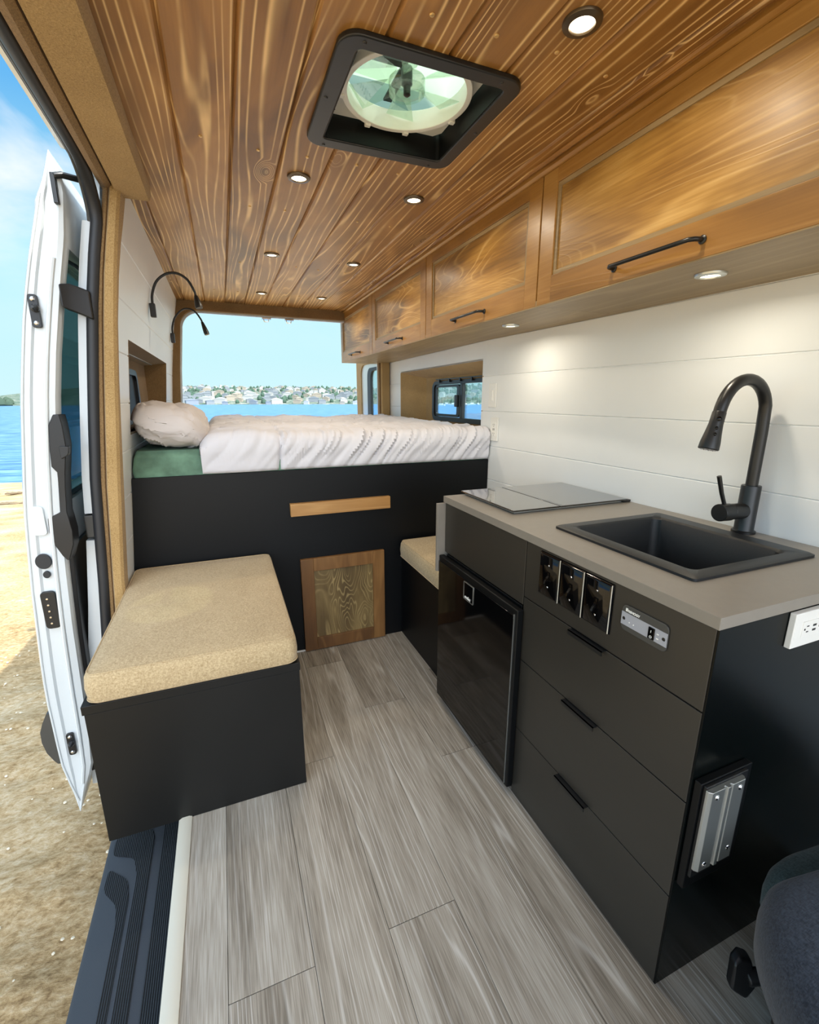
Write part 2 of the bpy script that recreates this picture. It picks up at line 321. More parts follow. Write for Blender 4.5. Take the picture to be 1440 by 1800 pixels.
def milky(name, tint, dif, f):
    m = bpy.data.materials.new(name); m.use_nodes = True; t = m.node_tree; t.nodes.clear(); NN = t.nodes.new; L = t.links.new
    o = NN('ShaderNodeOutputMaterial'); a = NN('ShaderNodeBsdfTransparent'); a.inputs[0].default_value = tint; b = NN('ShaderNodeBsdfTranslucent'); b.inputs[0].default_value = dif
    x = NN('ShaderNodeMixShader'); x.inputs[0].default_value = f; L(a.outputs[0], x.inputs[1]); L(b.outputs[0], x.inputs[2]); L(x.outputs[0], o.inputs[0]); return m
M['fanlid'] = milky('smoked_fan_lid', (.50, .60, .46, 1), (.34, .42, .28, 1), .8)
M['clear'] = glass('clear_fan_plastic', (.88, .93, .86, 1), .01)
M['led'] = emit('led_lens', (1, .86, .62, 1), 7)
M['blind'] = plain('dark_grey_glass', C(44, 47, 52), .55, spec=.2)
M['red'] = plain('dark_ink', C(30, 30, 32), .6)

# ================================================================== profile helpers of the van body
def lerp(tab, z):
    if z <= tab[0][0]: return tab[0][1]
    for (a, x), (b, y) in zip(tab, tab[1:]):
        if z <= b: return x+(y-x)*(z-a)/(b-a)
    return tab[-1][1]
XL_ = [(0, -.44), (.56, -.424), (.97, -.383), (1.25, -.352), (1.5, -.325), (1.75, -.29), (2.02, -.24)]
XS_ = [(-.15, -.555), (0, -.54), (.54, -.487), (.98, -.455), (1.29, -.418), (1.66, -.368), (1.88, -.322), (2.0, -.30)]
XL = lambda z: lerp(XL_, z)
XS = lambda z: lerp(XS_, z)
WX = lambda y: 1.44-.036*min(y, 2.26)+.037*max(0, y-2.26)
CZ = 2.0

# ================================================================== FLOOR
SE = [-.207, -.105, .085, .27, .455, .64, .825, 1.01, 1.195, 1.38, 1.46]
JO = {0: [.30, 1.55, 2.9], 1: [.80, 2.02, 3.2], 2: [.2, 1.42, 2.64, 3.8], 3: [.808, 2.03, 3.2], 4: [.42, 1.637, 2.86], 5: [.05, 1.27, 2.5, 3.7], 6: [.6, 1.8, 3.0], 7: [.3, 1.5, 2.7], 8: [.7, 1.9, 3.1], 9: [.2, 2.2]}
mb = MB(); pid = 1
for i in range(len(SE)-1):
    ys = [-.9]+JO[i]+[4.2]
    for a, b in zip(ys, ys[1:]):
        mb.box(SE[i]+.0006, SE[i+1]-.0006, a+.001, b-.001, -.012, 0, pid); pid += 1
struct('floor', mb, M['floor'], 'light grey wood-look plank floor', smooth=False)
struct('trim_1', MB().box(-.208, 1.46, -.9, 4.2, -.05, -.0125), M['rubber'], 'dark subfloor edge under the planks')

# ================================================================== CEILING planks
mb = MB(); pid = 1; P0 = .093-.143*3; g = .008
for i in range(14):
    x0 = P0+.143*i; x1 = x0+.143
    a = max(x0, -.252); b = min(x1, 1.075)
    if b-a < .01: continue
    spans = [(-.9, 4.12)] if (b < .30 or a > .70) else [(-.9, 1.085), (1.475, 4.12)]
    if a < -.17 and b > -.19: pass
    for s0, s1 in spans:
        # chamfered long edges give the V grooves
        mb.prism([(a, CZ+.02), (a, CZ+g), (a+g*.8, CZ), (b-g*.8, CZ), (b, CZ+g), (b, CZ+.02)], 'y', s0, s1, pid)
    if (.236-.001 <= a < .30): mb.prism([(a, CZ+.02), (a, CZ+g), (a+g*.8, CZ), (.328, CZ), (.328, CZ+.02)], 'y', 1.085, 1.475, pid)
    if a < .70 < b: mb.prism([(.682, CZ+.02), (.682, CZ), (b-g*.8, CZ), (b, CZ+g), (b, CZ+.02)], 'y', 1.085, 1.475, pid)
    pid += 1
ceiling = struct('ceiling', mb, M['ceil'], 'brown stained pine board ceiling', smooth=False)
ceiling['_o'] = (0, 0, 0)
mscrew = plain('brass_screw', C(226, 190, 130), .3, metal=.8)
for y in (.98, 1.607, 2.06, 2.85, 3.6):
    for k in range(9):
        x = P0+.143*(k+2)+.0715
        if (.28 < x < .73 and 1.05 < y < 1.52) or x > 1.0: continue
        if y > 1.9 and random.random() < .35: continue
        xx = x+random.uniform(-.012, .012); yy = y+random.uniform(-.012, .012)
        build('screw_head', MB().lathe((xx, yy, CZ+.001), (0, 0, -1), [(.0055, 0), (.0055, .002), (.004, .0035), (.0001, .004)], 10), mscrew, ceiling)
# roof skin above
struct('trim_2', MB().box(-.345, .327, -.9, 4.3, CZ+.021, CZ+.05).box(.683, 1.46, -.9, 4.3, CZ+.021, CZ+.05).box(.327, .683, -.9, 1.10, CZ+.021, CZ+.05).box(.327, .683, 1.46, 4.3, CZ+.021, CZ+.05),
       M['whitecar'], 'white van roof skin above the ceiling boards')

# ================================================================== RIGHT WALL (shiplap) with window niche
NR = (2.295, 3.705, 1.10, 1.49)        # y0,y1,z0,z1
seams = [0, .097, .284, .471, .658, .845, 1.031, 1.219, 1.406, 1.593, 1.78, 2.02]
mb = MB(); q = .003
def rplank(y0, y1, z0, z1, cut0=True, cut1=True):
    a = q if cut0 else 0; b = q if cut1 else 0
    secs = []
    for y in ([y0, 2.26, y1] if y0 < 2.26 < y1 else [y0, y1]):
        x = WX(y); secs.append([(x+.03, y, z0), (x+.004, y, z0), (x, y, z0+a), (x, y, z1-b), (x+.004, y, z1), (x+.03, y, z1)])
    mb.loft(secs)
for z0, z1 in zip(seams, seams[1:]):
    lo, hi = max(z0, NR[2]), min(z1, NR[3])
    if hi <= lo: rplank(-.9, 4.2, z0, z1)
    else:
        rplank(-.9, NR[0], z0, z1); rplank(NR[1], 4.2, z0, z1)
        if z0 < NR[2]-1e-4: rplank(NR[0], NR[1], z0, NR[2], True, False)
        if z1 > NR[3]+1e-4: rplank(NR[0], NR[1], NR[3], z1, False, True)
struct('wall_right', mb, M['white'], 'white shiplap wall behind the kitchen', smooth=False)
# niche lining (tan fabric)
mb = MB(); W0 = .15
def quadbox(p, n, t):   # thick quad
    n = Vector(n).normalized()*t; mb.add([Vector(v) for v in p]+[Vector(v)+n for v in p], [(0, 1, 2, 3), (4, 7, 6, 5), (0, 4, 5, 1), (1, 5, 6, 2), (2, 6, 7, 3), (3, 7, 4, 0)])
y0, y1, z0, z1 = NR; xa, xb = WX(y0), WX(y1)
wx = 1.52
quadbox([(xa, y0, z1), (xb, y1, z1), (wx, 3.42, 1.44), (wx, y0, 1.44)], (0, 0, 1), .01)        # top
quadbox([(xa, y0, z0), (xb, y1, z0), (wx, 3.42, z0), (wx, y0, z0)], (0, 0, -1), .01)           # sill
quadbox([(xb, y1, z0), (xb, y1, z1), (wx, 3.42, 1.44), (wx, 3.42, z0)], (0, 1, 0), .01)        # far cheek
quadbox([(xa, y0, z0), (xa, y0, z1), (wx, y0, 1.44), (wx, y0, z0)], (0, -1, 0), .01)          # near cheek
o_ = rr(y0, 3.42, z0, 1.44, .004); i_ = rr(2.34, 3.27, 1.135, 1.405, .05)
mb.ring(o_, i_, 'x', wx, wx+.008)
struct('trim_3', mb, M['fab'], 'tan fabric lining of the window niche beside the bed')
# niche window
win = struct('window_1', MB().ring(rr(2.33, 3.285, 1.125, 1.41, .055), rr(2.365, 3.255, 1.155, 1.385, .035), 'x', wx-.012, wx+.015), M['plastic'], 'black-framed sliding window in the right niche')
build('sliding_sash', MB().ring(rr(2.86, 3.25, 1.158, 1.382, .03), rr(2.895, 3.225, 1.175, 1.365, .012), 'x', wx-.004, wx+.01), M['plastic'], win)
build('mullion', MB().box(wx-.012, wx+.012, 2.80, 2.835, 1.15, 1.39), M['plastic'], win, bevel=.003)
build('latch', MB().box(wx-.03, wx-.006, 2.845, 2.885, 1.23, 1.31), M['plastic'], win, bevel=.005)
build('glass', MB().box(wx+.004, wx+.007, 2.36, 3.26, 1.15, 1.39), M['glass'], win, smooth=False)
rail = build('curtain_rail', MB().box(wx-.022, wx-.016, 2.33, 3.2, 1.417, 1.424), M['matblack'], win)
for y in (2.5, 2.66, 2.82, 2.98, 3.14):
    build('hook', MB().box(wx-.026, wx-.014, y-.006, y+.006, 1.398, 1.42), M['matblack'], rail)

# ================================================================== LEFT WALL (leaning shiplap) with niche
NL = (2.215, 3.6, 1.15, 1.515)
sl = [.0, .16, .345, .53, .715, .90, 1.083, 1.268, 1.452, 1.637, 1.822, 2.012]
mb = MB()
def lplank(y0, y1, z0, z1, c0=True, c1=True):
    a = q if c0 else 0; b = q if c1 else 0; n = 4
    zs = [z0+a+(z1-b-z0-a)*k/n for k in range(n+1)]
    prof = [(XL(z0)-.03, z0), (XL(z0)-.004, z0)]+[(XL(z), z) for z in zs]+[(XL(z1)-.004, z1), (XL(z1)-.03, z1)]
    mb.prism(prof, 'y', y0, y1)
for z0, z1 in zip(sl, sl[1:]):
    lo, hi = max(z0, NL[2]), min(z1, NL[3])
    if hi <= lo: lplank(1.962, 4.1, z0, z1)
    else:
        lplank(1.962, NL[0], z0, z1); lplank(NL[1], 4.1, z0, z1)
        if z0 < NL[2]-1e-4: lplank(NL[0], NL[1], z0, NL[2], True, False)
        if z1 > NL[3]+1e-4: lplank(NL[0], NL[1], NL[3], z1, False, True)
struct('wall_left', mb, M['white'], 'white shiplap wall beside the bed behind the door opening', smooth=False)
mb = MB(); lx = -.455; y0, y1, z0, z1 = NL
quadbox([(XL(z1), y0, z1), (XL(z1), y1, z1), (lx, y1-.02, z1-.02), (lx, y0, z1-.02)], (0, 0, 1), .01)
quadbox([(XL(z0), y0, z0), (XL(z0), y1, z0), (lx, y1-.02, z0), (lx, y0, z0)], (0, 0, -1), .01)
quadbox([(XL(z0), y1, z0), (XL(z1), y1, z1), (lx, y1-.02, z1-.02), (lx, y1-.02, z0)], (0, 1, 0), .01)
quadbox([(XL(z0), y0, z0), (XL(z1), y0, z1), (lx, y0, z1-.02), (lx, y0, z0)], (0, -1, 0), .01)
mb.ring(rr(y0, y1-.02, z0, z1-.02, .003), rr(2.3, 3.1, 1.17, 1.42, .05), 'x', lx-.008, lx)
struct('trim_4', mb, M['fabd'], 'brown fabric lining of the left niche')
w2 = struct('window_2', MB().ring(rr(2.28, 3.14, 1.155, 1.44, .055), rr(2.32, 3.10, 1.185, 1.41, .035), 'x', lx-.008, lx+.016), M['plastic'], 'black-framed window in the left niche by the pillow')
build('glass', MB().box(lx-.004, lx, 2.30, 3.12, 1.17, 1.425), M['blind'], w2, smooth=False, )['label'] = 'dark grey tinted pane'

# ================================================================== REAR FRAME
o_ = [(-.42, .55), (1.45, .55), (1.45, 2.02), (-.25, 2.02), (-.30, 1.7), (-.36, 1.25)]
def rear_inner(n=8):
    P = []
    P += [(-.335, .62), (1.335, .62)]
    for k in range(n+1):
        a = R(90*k/n); P.append((1.335-.13+.13*math.cos(a), 1.925-.13+.13*math.sin(a)))
    for k in range(n+1):
        a = R(90+90*k/n); P.append((-.24+.13+.13*math.cos(a), 1.935-.13+.13*math.sin(a)))
    P += [(-.275, 1.5), (-.31, 1.1)]
    return P
ri = rear_inner()
def outerof(p):
    x, z = p
    if z < .7: return (-.45 if x < 0 else 1.50, .5)
    if x > 1.1: return (1.50, min(2.06, z+(z-1.3)*.5) if z < 1.90 else 2.06)
    if x < 0: return (-.45, min(2.06, z+(z-1.0)*.1) if z < 1.85 else 2.06)
    return (x, 2.06)
ro = [outerof(p) for p in ri]
struct('trim_5', MB().ring(ro, ri, 'y', 4.05, 4.11), M['fabd'], 'brown fabric frame around the rear door opening')
wi = [(x+(.012 if x < .5 else -.001), z-.012 if z > 1.7 else z) for x, z in ri]
struct('trim_6', MB().ring(ri, wi, 'y', 4.10, 4.118), M['whitecar'], 'white painted lip of the rear opening')
for x in (.40, .58):
    t = MB().box(x-.035, x+.035, 4.10, 4.14, 1.908, 1.922).tube([(x-.02, 4.14, 1.908), (x-.015, 4.14, 1.893), (x+.015, 4.14, 1.893), (x+.02, 4.14, 1.908)], .004, 8)
    o = build('door_striker', t, M['chrome'], origin=(x, 4.14, 1.91))
    tag(o, 'small metal striker under the rear header, '+('nearer the left wall' if x < .5 else 'nearer the wall cabinets'), 'striker', 'strikers on the rear header')
# open rear door on the right
rd = thing('rear_door', 'open white rear door with tan liner seen past the right end of the bed', 'door', (1.40, 4.22, .5)); rd['kind'] = 'structure'
rdx = 1.40
build('liner_panel', MB().ring(rr(4.20, 5.04, .5, 1.95, .05), rr(4.205, 4.87, .95, 1.62, .10), 'x', rdx, rdx+.05), M['fab'], rd)
build('window_surround', MB().ring(rr(4.206, 4.87, .95, 1.62, .10), rr(4.212, 4.66, .98, 1.575, .09), 'x', rdx+.012, rdx+.05), M['whitecar'], rd)
build('window_seal', MB().ring(rr(4.21, 4.665, .975, 1.58, .09), rr(4.216, 4.56, 1.0, 1.55, .08), 'x', rdx+.008, rdx+.035), M['rubber'], rd)
build('glass', MB().box(rdx+.02, rdx+.024, 4.215, 4.58, .99, 1.56), M['glass'], rd)
# right rear pillar
struct('trim_7', MB().box(1.345, 1.42, 4.0, 4.048, .9, 1.60), M['fab'], 'tan fabric corner post at the right end of the bed', bevel=.01)

# ================================================================== SLIDING DOOR OPENING: seal, fabric reveal, header
zs = [-.15, 0, .2, .4, .6, .8, 1.0, 1.2, 1.4, 1.6, 1.75, 1.85]
pts = [(XS(z), 1.955, z) for z in zs]
for k in range(1, 9):
    a = R(90*k/9); pts.append((-.327-.001*(k/9), 1.955-.17*(1-math.cos(a)), 1.85+.140*math.sin(a)))
pts += [(-.328, 1.7, 1.990), (-.328, 1.2, 1.990), (-.328, .4, 1.990), (-.328, -.6, 1.990)]
struct('trim_8', MB().tube(pts, .019, 12), M['rubber'], 'black rubber door seal round the side opening')
p2 = [(x-.020, y+.004, z+.004) for x, y, z in pts[11:]]
struct('trim_9', MB().tube(p2, .008, 8), M['dgreyp'], 'dark grey outer lip of the door opening')
# white jamb behind the seal
mb = MB()
mb.loft([[(XS(z)-.014, 1.972, z), (XS(z)-.048, 1.976, z), (XS(z)-.048, 2.06, z), (XS(z)-.014, 2.06, z)] for z in (.87, 1.0, 1.2, 1.4, 1.6, 1.75, 1.86)])
mb.loft([[(XS(z)-.014, 1.972, z), (XS(z)-.085+.035*(z/.8), 1.98, z), (XS(z)-.085+.035*(z/.8), 2.06, z), (XS(z)-.014, 2.06, z)] for z in (-.3, -.1, .1, .3, .5, .7, .765)])
mb.loft([[(XS(z)-.016, 2.06, z), (XS(z)-.045, 2.06, z), (XS(z)-.045, 4.2, z), (XS(z)-.016, 4.2, z)] for z in (-.3, .2, .6, 1.0, 1.12)])
mb.loft([[(XS(z)-.016, 2.06, z), (XS(z)-.045, 2.06, z), (XS(z)-.045, 4.2, z), (XS(z)-.016, 4.2, z)] for z in (1.50, 1.7, 1.9, 2.05)])
struct('wall_rear_left', mb, M['whitecar'], 'white painted door jamb and side body behind the side opening')
struct('trim_10', MB().box(-.52, XS(.82)-.012, 1.985, 2.055, .772, .862), M['dgreyp'], 'dark roller track pocket between the two jamb panels', bevel=.006)
# fabric reveal column
YE_ = [(0, 2.02), (.62, 2.02), (.97, 2.008), (1.29, 1.975), (1.54, 1.972), (1.75, 1.985), (1.9, 2.02), (2.0, 2.03)]
mb = MB(); m2 = MB(); s1, s2 = [], []; crack = []
for z in [.0, .3, .6, .8, .97, 1.15, 1.35, 1.55, 1.7, 1.8, 1.88, 1.94, 1.99]:
    a = XS(z)+.010; b = XL(z)+.003; ye = lerp(YE_, z); c_ = a+(b-a)*.34
    s1.append([(a, 1.954, z), (a+.006, 1.949, z), (c_-.003, 1.947, z), (c_, 1.953, z), (c_, 1.99, z), (a, 1.99, z)])
    s2.append([(c_+.001, 1.952, z), (c_+.006, 1.944, z), (b-.006, 1.942, z), (b+.003, 1.950, z), (b+.004, ye-.004, z), (b-.003, ye, z), (b-.01, ye, z), (c_+.001, 1.99, z)])
mb.loft(s1); m2.loft(s2)
struct('trim_11', mb, M['fabd'], 'brown fabric reveal at the rear edge of the side opening')
struct('trim_12', m2, M['fab'], 'tan fabric column between the door seal and the white wall')
# header: roll + panel
mb = MB(); mb.loft([[(-.312, y, 1.978), (-.305, y, 1.962), (-.288, y, 1.956), (-.272, y, 1.962), (-.272, y, 2.01), (-.312, y, 2.01)] for y in (-.9, 1.80, 1.95, 2.04)])
struct('trim_13', mb, M['fabd'], 'brown fabric roll above the side door seal')
mb = MB(); mb.loft([[(-.268, y, 1.972), (-.262, y, 1.95), (-.170, y, 1.95), (-.162, y, 1.968), (-.162, y, 1.999), (-.268, y, 1.999)] for y in (-.9, 1.985, 2.0)])
struct('trim_14', mb, M['fab'], 'tan woven fabric header beside the ceiling boards')
struct('trim_15', MB().loft([[(-.366, y, 1.992), (-.354, y, 1.988), (-.352, y, 2.02), (-.366, y, 2.03)] for y in (-.9, 1.8)]), M['whitecar'], 'pale roof gutter lip over the side opening')
struct('trim_16', MB().box(-.33, -.24, 1.99, 4.2, 2.013, 2.05), M['whitecar'], 'roof edge over the left wall')

# ================================================================== STEP and threshold
struct('trim_17', MB().prism([(-.244, -.02), (-.242, .002), (-.232, .008), (-.212, .008), (-.204, .004), (-.204, .0005), (-.2085, .0005), (-.2085, -.02)], 'y', -.9, 2.15), M['cream'], 'cream ribbed threshold strip along the floor edge')
stp = thing('side_step', 'black plastic entry step with ribbed treads outside the threshold strip', 'step', (-.37, .9, -.12)); stp['kind'] = 'structure'
build('step_body', MB().prism([(-.475, -.30), (-.468, -.125), (-.458, -.12), (-.249, -.12), (-.244, -.03), (-.24, -.03), (-.24, -.30)], 'y', -.9, 2.15), M['step'], stp, bevel=.004)
def ribmat(name, axis):
    m, t, b = nm(name); NN = t.nodes.new; L = t.links.new
    tc = NN('ShaderNodeTexCoord'); sp = NN('ShaderNodeSeparateXYZ'); L(tc.outputs['Object'], sp.inputs[0])
    a = NN('ShaderNodeMath'); a.operation = 'MULTIPLY'; a.inputs[1].default_value = 6.283/.0052; L(sp.outputs[axis], a.inputs[0])
    s = NN('ShaderNodeMath'); s.operation = 'SINE'; L(a.outputs[0], s.inputs[0])
    r = ramp_node(t, [(0, C(14, 16, 18)), (1, C(44, 48, 54))]); mr = NN('ShaderNodeMapRange'); mr.inputs['From Min'].default_value = -1; L(s.outputs[0], mr.inputs[0]); L(mr.outputs[0], r.inputs[0])
    L(r.outputs[0], b.inputs['Base Color']); b.inputs['Roughness'].default_value = .6
    bp = NN('ShaderNodeBump'); bp.inputs['Distance'].default_value = .0015; bp.inputs['Strength'].default_value = .8; L(s.outputs[0], bp.inputs['Height']); L(bp.outputs[0], b.inputs['Normal']); return m
M['rib'] = ribmat('ribbed_tread', 'X')
def smoothpoly(P, r=.03, n=5):
    out = []; k = len(P)
    for i in range(k):
        p = Vector((*P[i], 0)); a = Vector((*P[i-1], 0)); b = Vector((*P[(i+1) % k], 0))
        ra = min(r, (a-p).length*.45); rb = min(r, (b-p).length*.45)
        s = p+(a-p).normalized()*ra; e = p+(b-p).normalized()*rb
        for j in range(n+1):
            t = j/n; v = s*(1-t)**2+p*2*t*(1-t)+e*t*t; out.append((v.x, v.y))
    return out
for poly in ([(-.307, -.8), (-.264, -.8), (-.264, 2.1), (-.309, 2.1)],
             [(-.368, -.8), (-.334, -.8), (-.334, 1.42), (-.345, 1.465), (-.45, 1.465), (-.45, 1.40), (-.385, 1.37), (-.368, 1.30)],
             [(-.401, -.8), (-.380, -.8), (-.380, 1.24), (-.392, 1.30), (-.45, 1.355), (-.452, 1.285), (-.41, 1.23), (-.401, 1.17)]):
    build('ribbed_tread', MB().prism(smoothpoly(poly, .018), 'z', -.121, -.1175), M['rib'], stp, smooth=False)

# ================================================================== SLIDING DOOR (open, outside)
XO_ = sorted([(2.024, -.419), (1.928, -.46), (1.879, -.482), (1.861, -.483), (1.75, -.516), (1.668, -.539), (1.533, -.571), (1.395, -.598), (1.288, -.617), (1.141, -.639), (.91, -.672), (.788, -.684), (.62, -.699), (.42, -.712), (.304, -.72), (.184, -.725), (-.072, -.724), (-.139, -.722), (-.354, -.686)])
XI_ = sorted([(2.024, -.419), (1.968, -.400), (1.908, -.394), (1.778, -.412), (1.643, -.443), (1.434, -.486), (1.288, -.511), (1.099, -.537), (.899, -.558), (.688, -.574), (.464, -.587), (.224, -.595), (-.005, -.604), (-.15, -.615), (-.354, -.686)])
XO = lambda z: lerp(XO_, z); XI = lambda z: lerp(XI_, z)
dr = thing('door_1', 'open white sliding side door standing outside the left opening', 'door', (-.65, 1.9, -.35)); dr['kind'] = 'structure'; del dr['category']
YD0, YD1 = 1.90, 3.05
def dsec(z, y0, y1, inset=0):
    xo, xi = XO(z), XI(z); w_ = xi-xo; c = min(.018, w_*.3)
    return [(xo, y0+c, z), (xo+c*.5, y0, z), (xo+w_*.30, y0, z), (xo+w_*.36, y0+.007*min(1, w_/.08), z), (xo+w_*.72, y0+.007*min(1, w_/.08), z), (xo+w_*.80, y0-.002, z), (xi-c*.3, y0+.002, z), (xi, y0+c, z), (xi, y1, z), (xo, y1, z)]
def zr(a, b, n): return [a+(b-a)*k/n for k in range(n+1)]
build('door_shell', MB().loft([dsec(z, YD0, YD1) for z in [-.352]+zr(-.33, .92, 26)]).loft([dsec(z, YD0, YD0+.045) for z in zr(.92, 1.76, 18)]).loft([dsec(z, YD1-.15, YD1) for z in zr(.92, 1.76, 10)]).loft([dsec(z, YD0, YD1) for z in zr(1.76, 2.0, 8)]+[dsec(2.02, YD0, YD1)]),
      M['whitecar'], dr, weld=False)
ls = lambda z, t: XO(z)+(XI(z)-XO(z))*t
build('glass', MB().loft([[(ls(z, .45), YD0+.03, z), (ls(z, .45)+.004, YD0+.03, z), (ls(z, .45)+.004, YD1-.13, z), (ls(z, .45), YD1-.13, z)] for z in zr(.91, 1.77, 10)]), M['tint'], dr)
build('window_gasket', MB().tube([(ls(z, .80), YD0+.05, z) for z in zr(.93, 1.70, 8)]+[(ls(1.74, .8), YD0+.09, 1.735), (ls(1.75, .8), YD0+.2, 1.745), (ls(1.75, .8), YD1-.2, 1.745)], .007, 8)
      .tube([(ls(.93, .8), YD0+.05, .93), (ls(.93, .8), YD1-.2, .93)], .009, 8), M['rubber'], dr)
# contour pressings on the leading face (creases, raised plate)
build('pressed_plate', MB().prism(rr(-.652, -.610, .82, .925, .012, 4), 'y', YD0-.001, YD0+.01), M['whitecar'], dr, bevel=.002)
build('face_ridge', MB().tube([(XO(z)+.012, YD0-.001, z) for z in zr(-.30, 1.90, 24)], .004, 8).tube([(ls(z, .72), YD0-.002, z) for z in zr(-.22, 1.72, 24)], .007, 8), M['whitecar'], dr)
# latches
def latch(x, z, s):
    o = build('latch_plate', MB().prism(rr(x-.013*s, x+.013*s, z-.05*s, z+.05*s, .008, 3), 'y', YD0-.006, YD0+.006), M['plastic'], dr, bevel=.0015)
    build('bolt', MB().lathe((x, YD0-.005, z+.036*s), (0, -1, 0), [(.008*s, 0), (.007*s, .003), (.004*s, .005), (.0001, .005)], 12).lathe((x, YD0-.005, z-.036*s), (0, -1, 0), [(.008*s, 0), (.007*s, .003), (.004*s, .005), (.0001, .005)], 12), M['chrome'], o)
    build('guide_cone', MB().lathe((x+.004, YD0-.005, z+.008), (0, -1, 0), [(.012*s, 0), (.012*s, .01), (.007*s, .016), (.004*s, .03), (.0001, .03)], 16), M['matblack'], o)
latch(-.527, 1.558, 1); latch(-.668, -.03, .95)
for (x, z, rx, rz) in ((-.638, .725, .024, .028), (-.636, .675, .011, .013)):
    build('rubber_plug', MB().prism(circ(x, z, rx, 28, rz), 'y', YD0-.004, YD0+.006), M['rubber'], dr, bevel=.002)
ct = build('contact_block', MB().prism(rr(-.668, -.622, .467, .612, .014, 4), 'y', YD0-.006, YD0+.006), M['plastic'], dr, bevel=.003)
for k in range(5):
    build('contact_pin', MB().lathe((-.648, YD0-.006, .585-.024*k), (0, -1, 0), [(.0045, 0), (.0035, .003), (.0001, .0035)], 10), M['chrome'], ct)
# inner pull handle
hs_ = [(1.235, -.530, -.512), (1.20, -.548, -.508), (1.13, -.556, -.508), (1.06, -.561, -.520), (1.04, -.548, -.524), (.98, -.552, -.532), (.90, -.560, -.540), (.88, -.600, -.538), (.83, -.604, -.534), (.78, -.594, -.538), (.74, -.578, -.552), (.722, -.566, -.560)]
hd = build('pull_handle', MB().loft([[(a_, YD0-.006, z), (b_, YD0-.010, z), (b_+.004, YD0+.05, z), (a_, YD0+.05, z)] for z, a_, b_ in hs_]), M['plastic'], dr, bevel=.004)
build('thumb_lever', MB().prism(smoothpoly([(-.527, 1.13), (-.498, 1.128), (-.504, 1.10), (-.527, 1.085)], .006), 'y', YD0-.016, YD0+.01), M['plastic'], hd, bevel=.002)
# black roller bracket bridging door and jamb, upper arm
build('roller_bracket', MB().loft([[(-.452, 1.895, z0_), (-.452, 1.895, z0_+h_), (-.452, 1.95, z0_+h_), (-.452, 1.95, z0_)] if i == 0 else [(x, 1.90+i*.012, z0_), (x, 1.90+i*.012, z0_+h_), (x, 1.96, z0_+h_), (x, 1.96, z0_)] for i, (x, z0_, h_) in enumerate([(-.452, 1.575, .07), (-.425, 1.566, .085), (-.375, 1.545, .09)])]), M['plastic'], dr, bevel=.005)
build('upper_arm', MB().box(-.424, -.410, 1.885, 1.905, 1.872, 1.957).tube([(-.415, 1.89, 1.948), (-.395, 1.90, 1.957), (-.36, 1.93, 1.962), (-.33, 1.95, 1.965)], .010, 8), M['matblack'], dr, bevel=.003)
build('rub_moulding', MB().loft([[(XO(z)+.01, YD0, z), (XO(z)-b_, YD0+.003, z), (XO(z)-b_, YD1, z), (XO(z)+.01, YD1, z)] for z, b_ in ((.118, .004), (.08, .022), (.045, .034), (0, .036), (-.05, .028), (-.09, .012), (-.108, .002))]), M['dgreyp'], dr)
build('lower_trim_panel', MB().loft([[(XI(z)+.001, YD0+.03, z), (XI(z)+.014, YD0+.035, z), (XI(z)+.014, YD1-.1, z), (XI(z)+.001, YD1-.1, z)] for z in (-.2, 0, .2, .4, .6, .74, .76)]), M['plastic'], dr, bevel=.003)

# ================================================================== KITCHEN
FX, NY, FY = .79, .48, 1.59          # front face x, near end y, far end y
MY = 1.047                            # split between drawers and fridge
tz = .887
kc = thing('drawer_cabinet', 'tall charcoal kitchen cabinet with drawers and control panel under the sink', 'cabinet', (1.1, .76, 0))
build('carcass', MB().box(FX+.02, WX(MY)-.004, NY+.004, MY-.002, 0.002, tz-.19).box(FX+.02, FX+.05, NY+.004, MY-.002, tz-.19, tz-.001).box(WX(MY)-.05, WX(MY)-.004, NY+.004, MY-.002, tz-.19, tz-.001), M['black'], kc)
build('side_panel', MB().box(FX+.002, WX(NY)-.003, NY-.002, NY+.016, .001, tz-.001), M['blackgloss'], kc, bevel=.0015)['label'] = 'glossy black end panel'
dz = [.003, .258, .503, .712, tz-.001]
fp = build('control_panel', MB().box(FX, FX+.018, NY+.002, MY-.004, dz[3]+.0018, dz[4]), M['blackcab'], kc, bevel=.0012)
for k in range(3):
    d = build('drawer', MB().box(FX, FX+.018, NY+.002, MY-.004, dz[k]+.0015, dz[k+1]-.0015), M['blackcab'], kc, bevel=.0012)
    hy = .778
    build('edge_pull', MB().box(FX-.014, FX+.004, hy-.058, hy+.058, dz[k+1]-.0035, dz[k+1]-.001).box(FX-.014, FX-.0115, hy-.058, hy+.058, dz[k+1]-.013, dz[k+1]-.001), M['matblack'], d)
# countertop, with sink cut-out
SX0, SX1, SY0, SY1 = .893, 1.318, .606, 1.055
CX1 = lambda y: WX(y)-.001
mb = MB()
def slab(x0, x1, y0, y1): mb.box(x0, x1, y0, y1, tz, .912)
xw = WX(1.0)-.004
cut = (SX0+.02, SX1-.02, SY0+.02, SY1-.02)
mb.ring([(FX-.003, NY-.004), (WX(NY)-.002, NY-.004), (WX(FY)-.002, FY+.004), (FX-.003, FY+.004)], [(cut[0], cut[2]), (cut[1], cut[2]), (cut[1], cut[3]), (cut[0], cut[3])], 'z', tz, .912)
ctop = build('countertop', mb, M['counter'], bevel=.0012, origin=(1.1, 1.03, tz)); tag(ctop, 'grey laminate countertop running over the kitchen cabinets', 'countertop')
